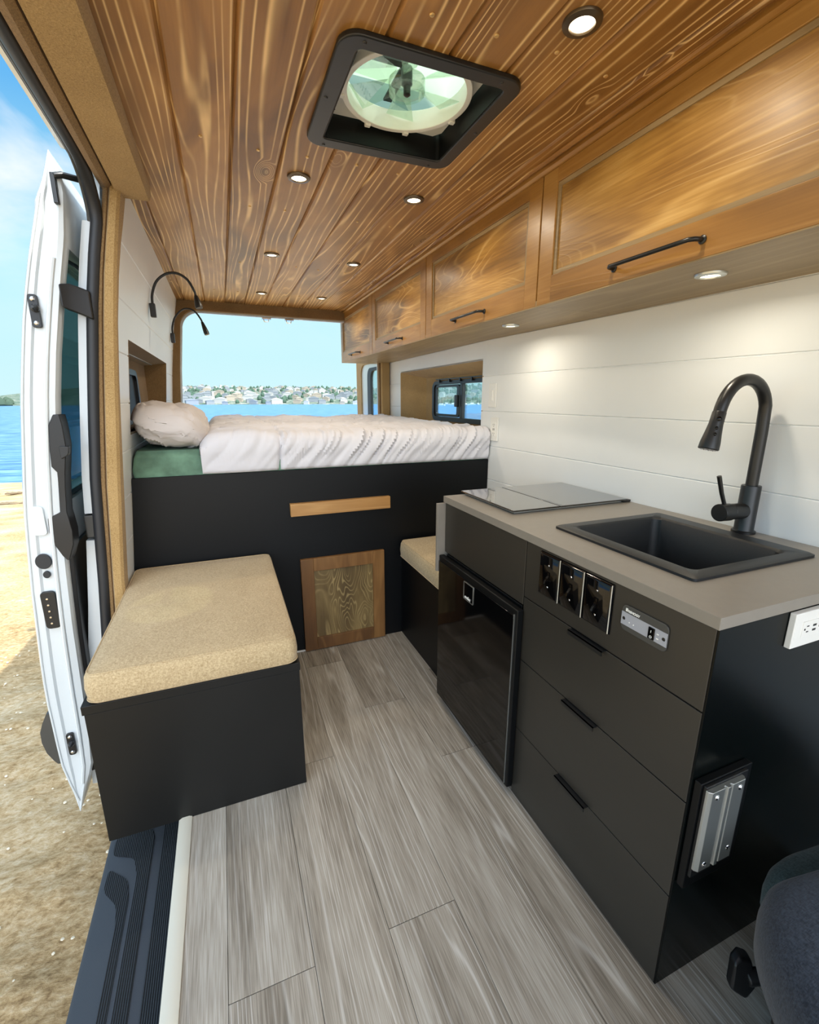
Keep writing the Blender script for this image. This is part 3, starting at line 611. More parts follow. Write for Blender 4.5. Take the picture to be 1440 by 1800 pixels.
# fridge housing
fh = thing('fridge_cabinet', 'black cabinet housing the fridge at the bed end of the counter', 'cabinet', (1.1, 1.32, 0))
build('carcass', MB().box(FX+.565, WX(FY)-.004, MY+.002, FY-.002, .002, tz-.001).box(FX+.02, WX(FY)-.02, MY+.002, FY-.002, .69, tz-.001).box(FX+.02, WX(FY)-.02, FY-.018, FY-.001, .002, .69), M['black'], fh)
build('front_panel', MB().box(FX, FX+.018, MY, FY-.012, .684, tz-.001), M['blackcab'], fh, bevel=.0012)
build('end_strip', MB().box(FX-.034, FX+.018, FY-.008, FY+.006, .60, tz-.003), M['counter'], fh, bevel=.0015)['label'] = 'grey laminate edge strip'
fr = thing('fridge', 'black glossy compact fridge under the counter beside the drawers', 'fridge', (1.05, 1.31, 0))
build('fridge_body', MB().box(FX+.002, FX+.56, MY+.006, FY-.024, .02, .678), M['black'], fr, bevel=.003)
dF = .765
fd = build('fridge_door', MB().box(dF, FX-.002, MY-.012, FY-.01, .03, .672), M['black'], fr, bevel=.004)
build('door_panel', MB().box(dF-.003, dF+.002, MY+.004, FY-.016, .045, .650), M['plasticg'], fd, bevel=.001)
build('chrome_corner', MB().box(dF-.0035, dF+.001, MY+.001, MY+.0035, .64, .655).box(dF-.0035, dF+.001, MY+.001, MY+.0022, .04, .64), M['alu'], fd)
lb = build('latch_badge', MB().ring(rr(1.29, 1.360, .577, .645, .003, 2), rr(1.293, 1.357, .580, .642, .003, 2), 'x', dF-.0055, dF-.002), M['alu'], fd)
build('latch_recess', MB().box(dF-.0045, dF-.0025, 1.292, 1.358, .578, .644), M['plasticg'], lb)
text('badge_lettering', 'smilec', .017, lb, M['whitep'], (dF-.006, 1.350, .584), (0, -1, 0), (0, 0, 1), shear=.3, bold=.0004)

# wall plates on the control panel
sw = None
for k, y in enumerate((.932, .845, .757)):
    yc = y; t = thing('toggle_switch', 'glossy black toggle switch plate on the control panel, '+['nearest the fridge', 'middle one of three', 'nearest the inverter remote'][k], 'switch', (FX, yc, .818), 'toggle switches on the control panel')
    build('plate', MB().loft([[(FX-.001, yc-.043, .756), (FX-.001, yc+.043, .756), (FX-.001, yc+.043, .880), (FX-.001, yc-.043, .880)], [(FX-.006, yc-.041, .758), (FX-.006, yc+.041, .758), (FX-.006, yc+.041, .878), (FX-.006, yc-.041, .878)], [(FX-.0095, yc-.036, .763), (FX-.0095, yc+.036, .763), (FX-.0095, yc+.036, .873), (FX-.0095, yc-.036, .873)]]), M['plasticg'], t)
    build('edge_line', MB().box(FX-.0078, FX-.006, yc-.0415, yc-.0400, .758, .878), plain('pale_edge', C(210, 204, 190), .3) if k == 0 else bpy.data.materials['pale_edge'], t)  # thin pale strip down one edge of each plate
    build('screw', MB().lathe((FX-.0095, yc, .850), (-1, 0, 0), [(.003, 0), (.002, .0012), (.0001, .0014)], 10), M['chrome'], t)
    build('screw', MB().lathe((FX-.0095, yc, .788), (-1, 0, 0), [(.003, 0), (.002, .0012), (.0001, .0014)], 10), M['chrome'], t)
    tg = build('toggle', MB().ring(rr(yc-.006, yc+.006, .806, .832, .001, 1), rr(yc-.0048, yc+.0048, .8075, .8305, .001, 1), 'x', FX-.0115, FX-.009).loft([[(FX-.009, yc-.004, .812), (FX-.009, yc+.004, .812), (FX-.009, yc+.004, .822), (FX-.009, yc-.004, .822)], [(FX-.022, yc-.003, .800), (FX-.022, yc+.003, .800), (FX-.020, yc+.003, .808), (FX-.020, yc-.003, .808)]]), M['plasticg'], t)
# inverter remote
ir = thing('inverter_remote', 'small grey inverter remote panel with rocker switch on the control panel', 'switch panel', (FX, .627, .819))
build('faceplate', MB().prism(rr(.569, .685, .789, .849, .012, 5), 'x', FX-.004, FX-.0005), M['dgreyp'], ir, bevel=.001)
build('grey_band', MB().box(FX-.0048, FX-.0038, .5695, .6845, .802, .832), M['greyp'], ir)
rk = build('rocker_switch', MB().box(FX-.007, FX-.004, .598, .613, .803, .829), M['plasticg'], ir, bevel=.001)
text('rocker_marks', 'I', .008, rk, M['whitep'], (FX-.0075, .6065, .818), (0, -1, 0), (0, 0, 1))
text('rocker_marks', 'O', .008, rk, M['whitep'], (FX-.0075, .6085, .806), (0, -1, 0), (0, 0, 1))
text('brand_lettering', 'RENOGY', .0075, ir, M['whitep'], (FX-.0052, .668, .8355), (0, -1, 0), (0, 0, 1), bold=.0003)
build('brand_mark', MB().box(FX-.0052, FX-.004, .6695, .6745, .8355, .8425), M['whitep'], ir)
for y, z in ((.6775, .817), (.577, .817)):
    build('screw', MB().lathe((FX-.0045, y, z), (-1, 0, 0), [(.0042, 0), (.0034, .001), (.0001, .0013)], 12), M['matblack'], ir)
for y, z in ((.662, .813), (.651, .812)):
    build('indicator_light', MB().lathe((FX-.0045, y, z), (-1, 0, 0), [(.0017, 0), (.0012, .001), (.0001, .0012)], 8), M['whitep'], ir)
build('white_marks', MB().box(FX-.0052, FX-.0045, .5885, .5935, .8195, .822).box(FX-.0052, FX-.0045, .5885, .5935, .8095, .812), M['whitep'], ir)
# outlet on side panel (horizontal)
def outlet(label, loc, r_, u_, n_, W_, H_, rocker=False, deep=.006):
    """r_ right, u_ up, n_ outwards; plate W_ by H_ with its face details"""
    t = thing('wall_outlet' if not rocker else 'light_switch', label, 'outlet' if not rocker else 'switch', loc)
    r_, u_, n_ = Vector(r_), Vector(u_), Vector(n_); c = Vector(loc)
    def bx(a0, a1, b0, b1, d0, d1): 
        V = [c+r_*a+u_*b+n_*d for d in (d0, d1) for a, b in ((a0, b0), (a1, b0), (a1, b1), (a0, b1))]
        return V, [(0, 1, 2, 3), (4, 5, 6, 7), (0, 1, 5, 4), (1, 2, 6, 5), (2, 3, 7, 6), (3, 0, 4, 7)]
    build('plate', MB().add(*bx(-W_/2, W_/2, -H_/2, H_/2, 0, deep)), M['whitep'], t, bevel=.0018)
    iw, ih = (W_*.45, H_*.58) if W_ < H_ else (W_*.58, H_*.45)
    build('insert', MB().add(*bx(-iw/2, iw/2, -ih/2, ih/2, deep-.001, deep+.0015)), M['whitep'], t, bevel=.0008)
    if rocker:
        build('rocker', MB().add(*bx(-iw*.28, iw*.28, -ih*.36, ih*.36, deep, deep+.005)), M['whitep'], t, bevel=.001)
    else:
        v = W_ < H_
        for s in (-1, 1):
            mb = MB()
            base = s*(ih if v else iw)*.32
            for da, db, a_, b_ in ((-.006, .002, .0011, .0035), (.006, .002, .0011, .0035), (0, -.007, .002, .002)):
                p, q_ = (da, base+db) if v else (base+db, da); aa, bb = (a_, b_) if v else (b_, a_)
                mb.add(*bx(p-aa, p+aa, q_-bb, q_+bb, deep+.001, deep+.0018))
            build('socket', mb, M['red'], t)
        mb = MB()
        for s in (-1, 1):
            p, q_ = (s*.005, 0) if v else (0, s*.005); aa, bb = (.0022, .0055) if v else (.0055, .0022)
            mb.add(*bx(p-aa, p+aa, q_-bb, q_+bb, deep+.001, deep+.0018))
        build('usb_ports', mb, M['red'], t)
    return t
outlet('white outlet with USB ports on the glossy black end panel under the counter', (1.058, NY-.0025, .847), (1, 0, 0), (0, 0, 1), (0, -1, 0), .128, .075, deep=.012)
ys = 2.262*.99
outlet('white rocker light switch on the shiplap wall beside the window niche', (WX(2.18), 2.18, 1.303), (0, -1, 0), (0, 0, 1), (-1, 0, 0), .072, .125, rocker=True)
outlet('white wall outlet below the light switch on the shiplap wall', (WX(2.15), 2.15, 1.125), (0, -1, 0), (0, 0, 1), (-1, 0, 0), .072, .125)
# table-mount bracket on the end panel
bk = thing('table_mount', 'aluminium table leg bracket on a black backing board, low on the end panel', 'bracket', (.91, NY, .4))
build('backing_board', MB().box(.797, .948, NY-.018, NY-.003, .30, .563), M['black'], bk, bevel=.002)
build('spacer_block', MB().box(.803, .925, NY-.025, NY-.018, .335, .560), M['plastic'], bk, bevel=.0015)
ax_ = .800
prof = [(ax_, NY-.025), (ax_, NY-.030), (ax_+.006, NY-.036), (ax_+.040, NY-.036), (ax_+.043, NY-.032), (ax_+.046, NY-.032), (ax_+.048, NY-.038), (ax_+.057, NY-.038), (ax_+.059, NY-.032), (ax_+.062, NY-.032), (ax_+.065, NY-.036), (ax_+.099, NY-.036), (ax_+.105, NY-.030), (ax_+.105, NY-.025)]
rail_ = build('aluminium_rail', MB().prism(prof, 'z', .362, .556), M['alu'], bk, bevel=.001)
for x, z in ((ax_+.020, .541), (ax_+.087, .541), (ax_+.020, .377), (ax_+.087, .390)):
    build('screw', MB().lathe((x, NY-.036, z), (0, -1, 0), [(.0062, 0), (.005, .0016), (.0026, .0028), (.0026, .001), (.0001, .001)], 16), M['chrome'], rail_)

# ---------------- sink
sk = thing('kitchen_sink', 'black composite drop-in sink set into the grey countertop', 'sink', ((SX0+SX1)/2, (SY0+SY1)/2, .912))
bx0, bx1, by0, by1 = SX0+.045, SX1-.055, SY0+.040, SY1-.040
def rsec(x0, x1, y0, y1, r, z, n=5): return [(a, b, z) for a, b in rr(x0, x1, y0, y1, r, n)]
build('sink_bowl', MB().loft([rsec(SX0, SX1, SY0, SY1, .010, .9125), rsec(SX0, SX1, SY0, SY1, .010, .9185), rsec(SX0+.006, SX1-.006, SY0+.006, SY1-.006, .010, .922), rsec(bx0-.006, bx1+.006, by0-.006, by1+.006, .02, .921),
      rsec(bx0, bx1, by0, by1, .022, .914), rsec(bx0+.006, bx1-.006, by0+.006, by1-.006, .03, .80), rsec(bx0+.012, bx1-.012, by0+.012, by1-.012, .035, .745), rsec(bx0+.035, bx1-.035, by0+.035, by1-.035, .03, .733)], cap=False)
      .add([(p[0], p[1], .733) for p in rr(bx0+.035, bx1-.035, by0+.035, by1-.035, .03, 5)], [tuple(range(24))]), M['sink'], sk)
build('drain', MB().lathe(((bx0+bx1)/2, (by0+by1)/2, .733), (0, 0, 1), [(.045, 0), (.043, .003), (.03, .001), (.0001, .001)], 28), M['chrome'], sk)
# ---------------- faucet
fx, fy = 1.372, .815
fc = thing('kitchen_faucet', 'matte black gooseneck pull-down faucet standing behind the sink', 'faucet', (fx, fy, .912))
build('faucet_body', MB().lathe((fx, fy, .9125), (0, 0, 1), [(.030, 0), (.030, .006), (.026, .008), (.0245, .012), (.0245, .135), (.0235, .138), (.0001, .138)], 32), M['matblack'], fc)
pts = [(fx, fy, 1.045), (fx, fy, 1.12), (fx, fy, 1.20), (fx-.002, fy, 1.235)]
rx, rz = .088, .092; cx0, cz0 = fx-.0885, 1.245
for k in range(1, 17):
    a = R(5+k*10.0); pts.append((cx0+rx*math.cos(a), fy+.004*k/16, cz0+rz*math.sin(a)))
ex, ey, ez = pts[-1]
pts += [(ex-.004, ey, ez-.015)]
build('gooseneck', MB().tube(pts, .0152, 20), M['matblack'], fc)
ex, ey, ez = pts[-1]; hd_ = Vector((-.22, .0, -1)).normalized()
sh = build('spray_head', MB().lathe((ex, ey, ez), hd_, [(.0152, -.002), (.0162, 0), (.0168, .03), (.020, .055), (.0235, .078), (.0245, .095), (.0225, .097), (.0001, .097)], 28), M['matblack'], fc)
nf = Vector((-.85, -.5, .15)).normalized()
side = hd_.cross(Vector((0, -1, 0)))
def onhead(d, ang, r_):
    u = Vector((0, -1, 0)); v = hd_.cross(u).normalized(); return Vector((ex, ey, ez))+hd_*d+(u*math.cos(ang)+v*math.sin(ang))*r_
for i, (d, r0, rad) in enumerate(((.018, .0158, .0058), (.042, .0175, .0042), (.058, .0198, .0042))):
    p = onhead(d, R(42), r0); dirn = (p-(Vector((ex, ey, ez))+hd_*d)).normalized()
    build('spray_button', MB().lathe(p, dirn, [(rad, 0), (rad, .002), (rad*.6, .0036), (.0001, .004)], 14), M['plasticg'], sh)
mb = MB()
for k in range(18):
    a = k*math.pi*2/9; r_ = .016 if k < 9 else .009
    u = Vector((0, -1, 0)); v = hd_.cross(u).normalized(); mb.lathe(Vector((ex, ey, ez))+hd_*.097+(u*math.cos(a)+v*math.sin(a))*r_, hd_, [(.0022, 0), (.0015, .002), (.0001, .002)], 8)
build('spray_nozzles', mb, M['greyp'], sh)
build('valve', MB().cyl((fx-.018, fy, .978), (-1, .05, .02), .0225, .052, 28).cyl((fx-.073, fy+.002, .979), (-1, .05, .02), .0245, .040, 28), M['matblack'], fc, bevel=.002)
build('lever', MB().tube([(fx-.095, fy+.003, .998), (fx-.112, fy+.006, 1.035), (fx-.128, fy+.010, 1.083)], [.0052, .0055, .006], 12), M['matblack'], fc)

# ---------------- cooktop with folded glass
hb = thing('cooktop', 'black glass cooktop with hinged flat lid on the counter near the bed', 'cooktop', (1.14, 1.42, .912))
build('burner_base', MB().box(.880, 1.365, 1.245, 1.585, .9125, .919), M['alu'], hb, bevel=.001)
build('glass_lid', MB().box(.868, 1.0585, 1.232, 1.600, .9205, .926), M['hob'], hb, bevel=.0012)
build('glass_lid', MB().box(1.0615, 1.372, 1.232, 1.600, .9205, .926), M['hob'], hb, bevel=.0012)
build('hinge', MB().box(1.355, 1.39, 1.235, 1.262, .9135, .921), M['matblack'], hb)

# ================================================================== UPPER CABINETS
UX, UZ = 1.03, 1.592
handle_desc = ['nearest the camera, over the sink', 'second from the camera, over the cooktop', 'third from the camera, over the bed niche', 'smallest looking, at the rear opening']
ubs = [(.468, 1.40), (1.405, 2.335), (2.34, 3.27), (3.275, 4.19)]
for k, (a, b) in enumerate(ubs):
    c = thing('wall_cabinet', 'stained wood wall cabinet, '+handle_desc[k], 'cabinet', (1.2, (a+b)/2, UZ), 'wall cabinets along the right side')
    xb = min(WX(a), WX(b), WX(2.26) if a < 2.26 < b else 9)-.004
    build('carcass', MB().box(UX+.02, xb, a, b, UZ+.02, CZ-.01, k).box(UX+.02, UX+.03, a, b, UZ+.002, CZ-.01, k), M['cabface'], c)
    build('underside', MB().prism([(UX+.001, a-(0 if k else .9)), (WX(a)-.001, a-(0 if k else .9))]+([(WX(2.26)-.001, 2.26)] if a < 2.26 < b else [])+[(WX(b)-.001, b+(.004 if k < 3 else 0)), (UX+.001, b+(.004 if k < 3 else 0))], 'z', UZ, UZ+.0195, 0), M['cabunder'], c)
    z0, z1 = UZ+.003, 1.982; f = .068
    d = build('door', MB().box(UX, UX+.02, a+.001, a+.001+f, z0, z1, k*5+1.).box(UX, UX+.02, b-.001-f, b-.001, z0, z1, k*5+2.)
              .box(UX, UX+.02, a+.001+f, b-.001-f, z1-f*.62, z1, k*5+3.).box(UX, UX+.02, a+.001+f, b-.001-f, z0, z0+f*1.2, k*5+4.), M['cabface'], c, bevel=.0015)
    pa, pb, qa, qb = a+.001+f, b-.001-f, z0+f*1.2, z1-f*.62
    build('panel', MB().box(UX+.010, UX+.018, pa, pb, qa, qb, k+.5), M['cabpanel'], d)
    build('moulding', MB().ring([(pa, qa), (pb, qa), (pb, qb), (pa, qb)], [(pa+.013, qa+.013), (pb-.013, qa+.013), (pb-.013, qb-.013), (pa+.013, qb-.013)], 'x', UX+.005, UX+.0105), M['cabunder'], d, bevel=.001)
    hy = (a+b)/2 if k < 3 else 3.71; hz_ = 1.633; hx = UX-.030
    hd = build('handle', MB().tube([(UX-.001, hy-.127, hz_), (UX-.012, hy-.127, hz_), (UX-.022, hy-.124, hz_), (hx, hy-.115, hz_), (hx, hy-.09, hz_), (hx, hy+.09, hz_), (hx, hy+.115, hz_), (UX-.022, hy+.124, hz_), (UX-.012, hy+.127, hz_), (UX-.001, hy+.127, hz_)], .0052, 12)
          .lathe((UX-.0005, hy-.127, hz_), (-1, 0, 0), [(.0095, 0), (.0095, .002), (.006, .004), (.0001, .004)], 16).lathe((UX-.0005, hy+.127, hz_), (-1, 0, 0), [(.0095, 0), (.0095, .002), (.006, .004), (.0001, .004)], 16), M['matblack'], d)
# near-end continuation of the run beside the camera
c = thing('wall_cabinet', 'end of the wall cabinet run above and behind the camera side', 'cabinet', (1.2, -.2, UZ), 'wall cabinets along the right side')
build('carcass', MB().box(UX+.001, WX(0)-.02, -.9, .464, UZ+.02, CZ-.01, 9.), M['cabface'], c)
# trim strip under the ceiling in front of the cabinets
struct('trim_18', MB().prism([(UX-.006, 1.984), (UX-.004, 1.983), (UX+.02, 1.983), (UX+.02, CZ+.002), (UX-.012, CZ+.002), (UX-.012, 1.99)], 'y', -.9, 4.045, 3.), M['cabface'], 'narrow wood strip between ceiling and wall cabinets')
struct('trim_19', MB().tube([(UX-.035, -.9, CZ-.004), (UX-.035, 4.045, CZ-.004)], .007, 8), M['ceil'], 'thin wooden bead along the ceiling beside the cabinets')

# ================================================================== DOWNLIGHTS
def downlight(x, y, z, r, label, power, grp, name):
    t = thing(name, label, 'light', (x, y, z), grp)
    build('trim_ring', MB().lathe((x, y, z), (0, 0, -1), [(r, 0), (r, .002), (r*.97, .005), (r*.66, .0075), (r*.62, .005), (r*.62, .002)], 40), M['alu'] if name == 'cabinet_downlight' else M['ringdark'], t)
    build('lens', MB().lathe((x, y, z), (0, 0, -1), [(r*.63, .001), (r*.63, .0035), (.0001, .0045)], 32), M['led'], t)
    ld = bpy.data.lights.new('lamp', 'AREA'); ld.shape = 'DISK'; ld.size = r*1.1; ld.energy = power; ld.color = (1, .88, .69); ld.spread = R(165)
    l = bpy.data.objects.new('lamp', ld); scene.collection.objects.link(l); l.parent = t; l.location = (0, 0, -.009)
M['ringdark'] = plain('bronze_trim_ring', C(96, 84, 68), .3, metal=.7)
cl_desc = ['beside the near right corner of the roof fan', 'just behind the roof fan on the door side', 'just behind the roof fan on the cabinet side', 'door side, second row behind the fan', 'cabinet side, second row behind the fan', 'door side, last row before the rear opening', 'cabinet side, last row before the rear opening']
for (x, y), d in zip(((.718, .886), (.305, 1.745), (.725, 1.762), (.306, 2.648), (.739, 2.659), (.329, 3.59), (.75, 3.60)), cl_desc):
    downlight(x, y, CZ, .038, 'round recessed ceiling light, '+d, LED_W, 'recessed ceiling lights', 'ceiling_downlight')
for (x, y), d in zip(((1.168, .88), (1.178, 1.77)), ('over the sink, nearer the camera', 'over the cooktop, farther from the camera')):
    downlight(x, y, UZ, .036, 'round recessed light under the wall cabinets '+d, LED_W*.55, 'lights under the wall cabinets', 'cabinet_downlight')

# ================================================================== ROOF FAN
fn = thing('roof_fan', 'square black-framed roof vent fan with clear round blades in the ceiling', 'roof fan', (.505, 1.28, CZ))
ho = rr(.328, .682, 1.10, 1.46, .012, 6)
build('garnish_frame', MB().ring(rr(.284, .722, 1.062, 1.505, .045, 6), ho, 'z', CZ-.012, CZ+.001), M['matblack'], fn, bevel=.004)
build('inner_sleeve', MB().ring(rr(.322, .688, 1.094, 1.466, .014, 6), rr(.330, .680, 1.102, 1.458, .010, 6), 'z', CZ-.008, CZ+.085), M['plasticflat'] if 'plasticflat' in M else M['black'], fn)
for x, y in ((.335, 1.078), (.66, 1.078), (.335, 1.49), (.66, 1.49), (.298, 1.28), (.708, 1.28)):
    build('screw', MB().lathe((x, y, CZ-.012), (0, 0, -1), [(.005, 0), (.0035, .002), (.0001, .0025)], 10), M['matblack'], fn)
fcx, fcy = .507, 1.280; pz = CZ+.050
o_ = [(p[0], p[1]) for p in rr(.330, .680, 1.102, 1.458, .002, 9)]
n_ = len(o_)
inn = [(fcx+.152*math.cos(math.atan2(p[1]-fcy, p[0]-fcx)), fcy+.152*math.sin(math.atan2(p[1]-fcy, p[0]-fcx))) for p in o_]
# distribute evenly instead: square ring sampled by angle
o2, i2 = [], []
for k in range(48):
    a = 2*math.pi*(k+.5)/48; c_, s_ = math.cos(a), math.sin(a); m_ = min(.172/max(abs(c_), 1e-6), .175/max(abs(s_), 1e-6))
    o2.append((fcx+c_*m_-.002, fcy+s_*m_)); i2.append((fcx+.153*c_, fcy+.153*s_))
pl = build('white_plate', MB().ring(o2, i2, 'z', pz, pz+.006), M['whitep'], fn)
text('power_symbol', 'o', .016, pl, M['red'], (.350, 1.438, pz-.0005), (1, 0, 0), (0, -1, 0))
text('power_symbol', 'o', .016, pl, M['red'], (.338, 1.424, pz-.0005), (1, 0, 0), (0, -1, 0))
text('button_symbols', '+ -', .014, pl, M['red'], (.334, 1.405, pz-.0005), (1, 0, 0), (0, -1, 0))
build('fan_ring', MB().ring(circ(fcx, fcy, .166, 56), circ(fcx, fcy, .151, 56), 'z', pz-.018, pz+.03), M['whitep'], fn, bevel=.002)
for a in (20, 70, 110, 160, 250, 290):
    c_, s_ = math.cos(R(a)), math.sin(R(a)); x, y = fcx+.166*c_, fcy+.166*s_
    build('clip', MB().box(x-.008, x+.008, y-.007, y+.007, pz-.022, pz-.004), M['whitep'], fn, bevel=.002)
hub = build('fan_hub', MB().lathe((fcx, fcy, pz-.012), (0, 0, 1), [(.046, 0), (.046, .028), (.04, .03)], 32).lathe((fcx, fcy, pz-.006), (0, 0, 1), [(.046, 0), (.0001, 0)], 32), M['clear'], fn)
build('motor_shaft', MB().lathe((fcx, fcy, pz-.018), (0, 0, 1), [(.005, 0), (.009, .003), (.009, .02), (.014, .025), (.014, .06), (.0001, .06)], 20), M['matblack'], hub)
for k in range(6):
    a = 2*math.pi*k/6+.3; c_, s_ = math.cos(a), math.sin(a)
    def bp_(r_, w_, z_): return (fcx+r_*c_-w_*s_, fcy+r_*s_+w_*c_, z_)
    build('fan_blade', MB().loft([[bp_(.044, -.016, pz), bp_(.044, .016, pz+.018), bp_(.044, .016, pz+.020), bp_(.044, -.016, pz+.002)], [bp_(.145, -.040, pz+.002), bp_(.145, .036, pz+.016), bp_(.145, .036, pz+.018), bp_(.145, -.040, pz+.004)]]), M['clear'], fn)
build('motor_bracket', MB().box(fcx-.012, fcx+.012, fcy, fcy+.15, pz+.045, pz+.05).box(fcx-.15, fcx, fcy-.01, fcy+.01, pz+.045, pz+.05), M['plastic'], fn)
build('rain_lid', MB().loft([rsec(.320, .690, 1.092, 1.468, .02, CZ+.088), rsec(.316, .694, 1.088, 1.472, .04, CZ+.13), rsec(.33, .68, 1.10, 1.46, .06, CZ+.155), rsec(.38, .63, 1.15, 1.41, .06, CZ+.165)], cap=False).add([(p[0], p[1], CZ+.165) for p in rr(.38, .63, 1.15, 1.41, .06, 5)], [tuple(range(24))]), M['fanlid'], fn)
build('lid_collar', MB().ring(rr(.318, .692, 1.09, 1.47, .02), rr(.330, .680, 1.102, 1.458, .015), 'z', CZ+.06, CZ+.087), M['whitep'], fn)

# ================================================================== BED
BY, BZ = 2.196, .957
bp = thing('bed_platform', 'raised black bed platform across the rear with panelled hatch and wood ledge', 'bed', (.48, 3.1, 0))
build('front_panel', MB().prism([(-.434, 0), (WX(BY)-.003, 0), (WX(BY)-.003, BZ), (-.3815, BZ), (-.4215, .56)], 'y', BY, BY+.02), M['black'], bp)
build('deck', MB().box(-.37, WX(2.26)-.006, BY+.02, 4.03, BZ-.03, BZ), M['black'], bp)
build('ledge', MB().box(.26, .765, BY-.028, BY, .735, .797), M['slab'], bp, bevel=.0015)['label'] = 'long wooden ledge'
hx0, hx1, hz0, hz1, f = .292, .730, .004, .508, .064
h = build('hatch_door', MB().box(hx0, hx0+f, BY-.022, BY-.001, hz0, hz1, 1.).box(hx1-f, hx1, BY-.022, BY-.001, hz0, hz1, 2.).box(hx0+f, hx1-f, BY-.022, BY-.001, hz1-f*1.05, hz1, 3.).box(hx0+f, hx1-f, BY-.022, BY-.001, hz0, hz0+f*1.05, 4.), M['doorwood'], bp, bevel=.0015)
build('hatch_panel', MB().box(hx0+f, hx1-f, BY-.013, BY-.004, hz0+f*1.05, hz1-f*1.05), M['doorpanel'], h)
struct('baseboard_rear', MB().box(.16, .30, BY-.008, BY-.0005, 0.0005, .006), M['whitep'], 'thin pale strip at the foot of the bed platform')
mt = build('mattress', MB().loft([rsec(-.376, WX(2.26)-.008, BY+.008, 4.02, .02, BZ+.001), rsec(-.378, WX(2.26)-.006, BY+.004, 4.03, .02, BZ+.03), rsec(-.366, WX(2.26)-.006, BY+.006, 4.03, .02, BZ+.085), rsec(-.356, WX(2.26)-.01, BY+.03, 4.01, .02, BZ+.112)]), M['sheet'], origin=(.48, 3.1, BZ))
tag(mt, 'mattress in a green marbled sheet on the black platform', 'mattress')
# duvet
def nse(x, y, z=0): return noise.noise(Vector((x, y, z)))
def ridge(v): return 1-abs(v)*2
DX0, DX1 = -.105, 1.352
def duv(u, v):
    x = DX0+(DX1-DX0)*u
    L1, L2 = .15, .07         # front drop, roll
    T = L1+L2+1.80; s = v*T
    top = 1.118+.018*math.exp(-((x-.08)/.13)**2)
    if s < L1: y = BY-.004; z = BZ+.006+(top-.035-BZ-.006)*(s/L1); ny, nz_ = -1, 0
    elif s < L1+L2:
        a = (s-L1)/L2*math.pi/2; y = BY-.004+.045*(1-math.cos(a)); z = top-.035+.035*math.sin(a); ny, nz_ = -math.cos(a), math.sin(a)
    else: y = BY+.041+(s-L1-L2); z = top; ny, nz_ = 0, 1
    # left edge rolls down over the mattress
    e = max(0, 1-(x-DX0)/.06); z -= e*e*.05*(1 if s > L1 else 0); 
    k = max(0, min(1, (s)/.10))
    fall = 1 if s < L1+L2*.6 else math.exp(-(s-L1-L2*.6)/.10)
    amp = (.35 if x < .235 else 1.0)
    xs = x-(z-1.0)*.7+.03*nse(x*3, z*6)
    fold = ridge(nse(xs*11, z*1.2, 2.0))*.5+ridge(nse(xs*25, z*1.6, 5.))*.4+nse(xs*42, z*3, 9.)*.22
    val = lambda n_, w_: max(0., 1-abs(n_)/w_)
    cre = val(nse(xs*9, z*1.2, 20), .12)*.9+val(nse(xs*17, z*1.5, 31), .14)*.7+val(nse(xs*28, z*2, 44), .18)*.4
    d = (fold*.024-cre*.011)*fall*amp*(.35+.65*k)
    d += (nse(x*3.1, s*2.6, 1)*.020+ridge(nse(x*4+s*2, s*5, 4))*.018+ridge(nse(x*9-s*3, s*8, 14))*.010-val(nse(x*3+s*2.5, s*5-x, 52), .06)*.010-val(nse(x*6-s*2, s*7, 61), .07)*.007)*(1-fall)
    d += -.016*math.exp(-((x-.240-.02*(z-1.1)*5)/.010)**2)*(fall+.4*(1-fall))
    d += .010*math.exp(-((z-1.07)/.05)**2)*fall
    if x < .235: d += .012*math.sin(max(0, min(1, (x-DX0)/.34))*math.pi)*fall
    # gather at the bottom hem
    if s < .03: d += -.006*(1-s/.03)
    return (x-(0.0 if x > DX0+.01 else .0), y+ny*d*1.0, z+nz_*d+(.0))
dv = build('duvet', MB().grid(duv, 320, 130), M['duvet'], solid=.006, origin=(.6, 3.0, 1.12)); dv.data.shade_smooth()
tag(dv, 'rumpled white duvet spread over the bed and tucked down its front', 'duvet')
# pillow
def pil(u, v):
    a = -math.pi+2*math.pi*u; b = -math.pi/2+math.pi*v
    cx_, cy_, cz_ = -.222, 2.50, 1.160; ax_, ay_, az_ = .152, .335, .098
    sg = lambda t, e: math.copysign(abs(t)**e, t)
    x = ax_*sg(math.cos(b), .45)*sg(math.cos(a), .55); y = ay_*sg(math.cos(b), .45)*sg(math.sin(a), .55); z = az_*sg(math.sin(b), .95)
    r_ = 1-.35*min(1, (abs(x)/ax_)**4*(abs(y)/ay_)**2); z *= r_
    w_ = ridge(nse(x*8+z*6, y*5, z*13))*.010+ridge(nse(x*19+y*6, y*8, z*24+3))*.006+nse(x*40, y*22, z*34)*.003-max(0., 1-abs(nse(x*7+z*9, y*4, z*12+9))/.08)*.007-max(0., 1-abs(nse(x*12-z*7, y*6, z*20+5))/.08)*.005
    z += w_; x += w_*.6; y += w_*.5
    return (cx_+x+.05*(z/az_)*-.3, cy_+y, cz_+z-.12*x)
pi_ = build('pillow', MB().grid(pil, 120, 70), M['pillow'], origin=(-.22, 2.5, 1.07)); pi_.data.shade_smooth()
tag(pi_, 'ivory crumpled pillow lying on the mattress against the left wall', 'pillow')

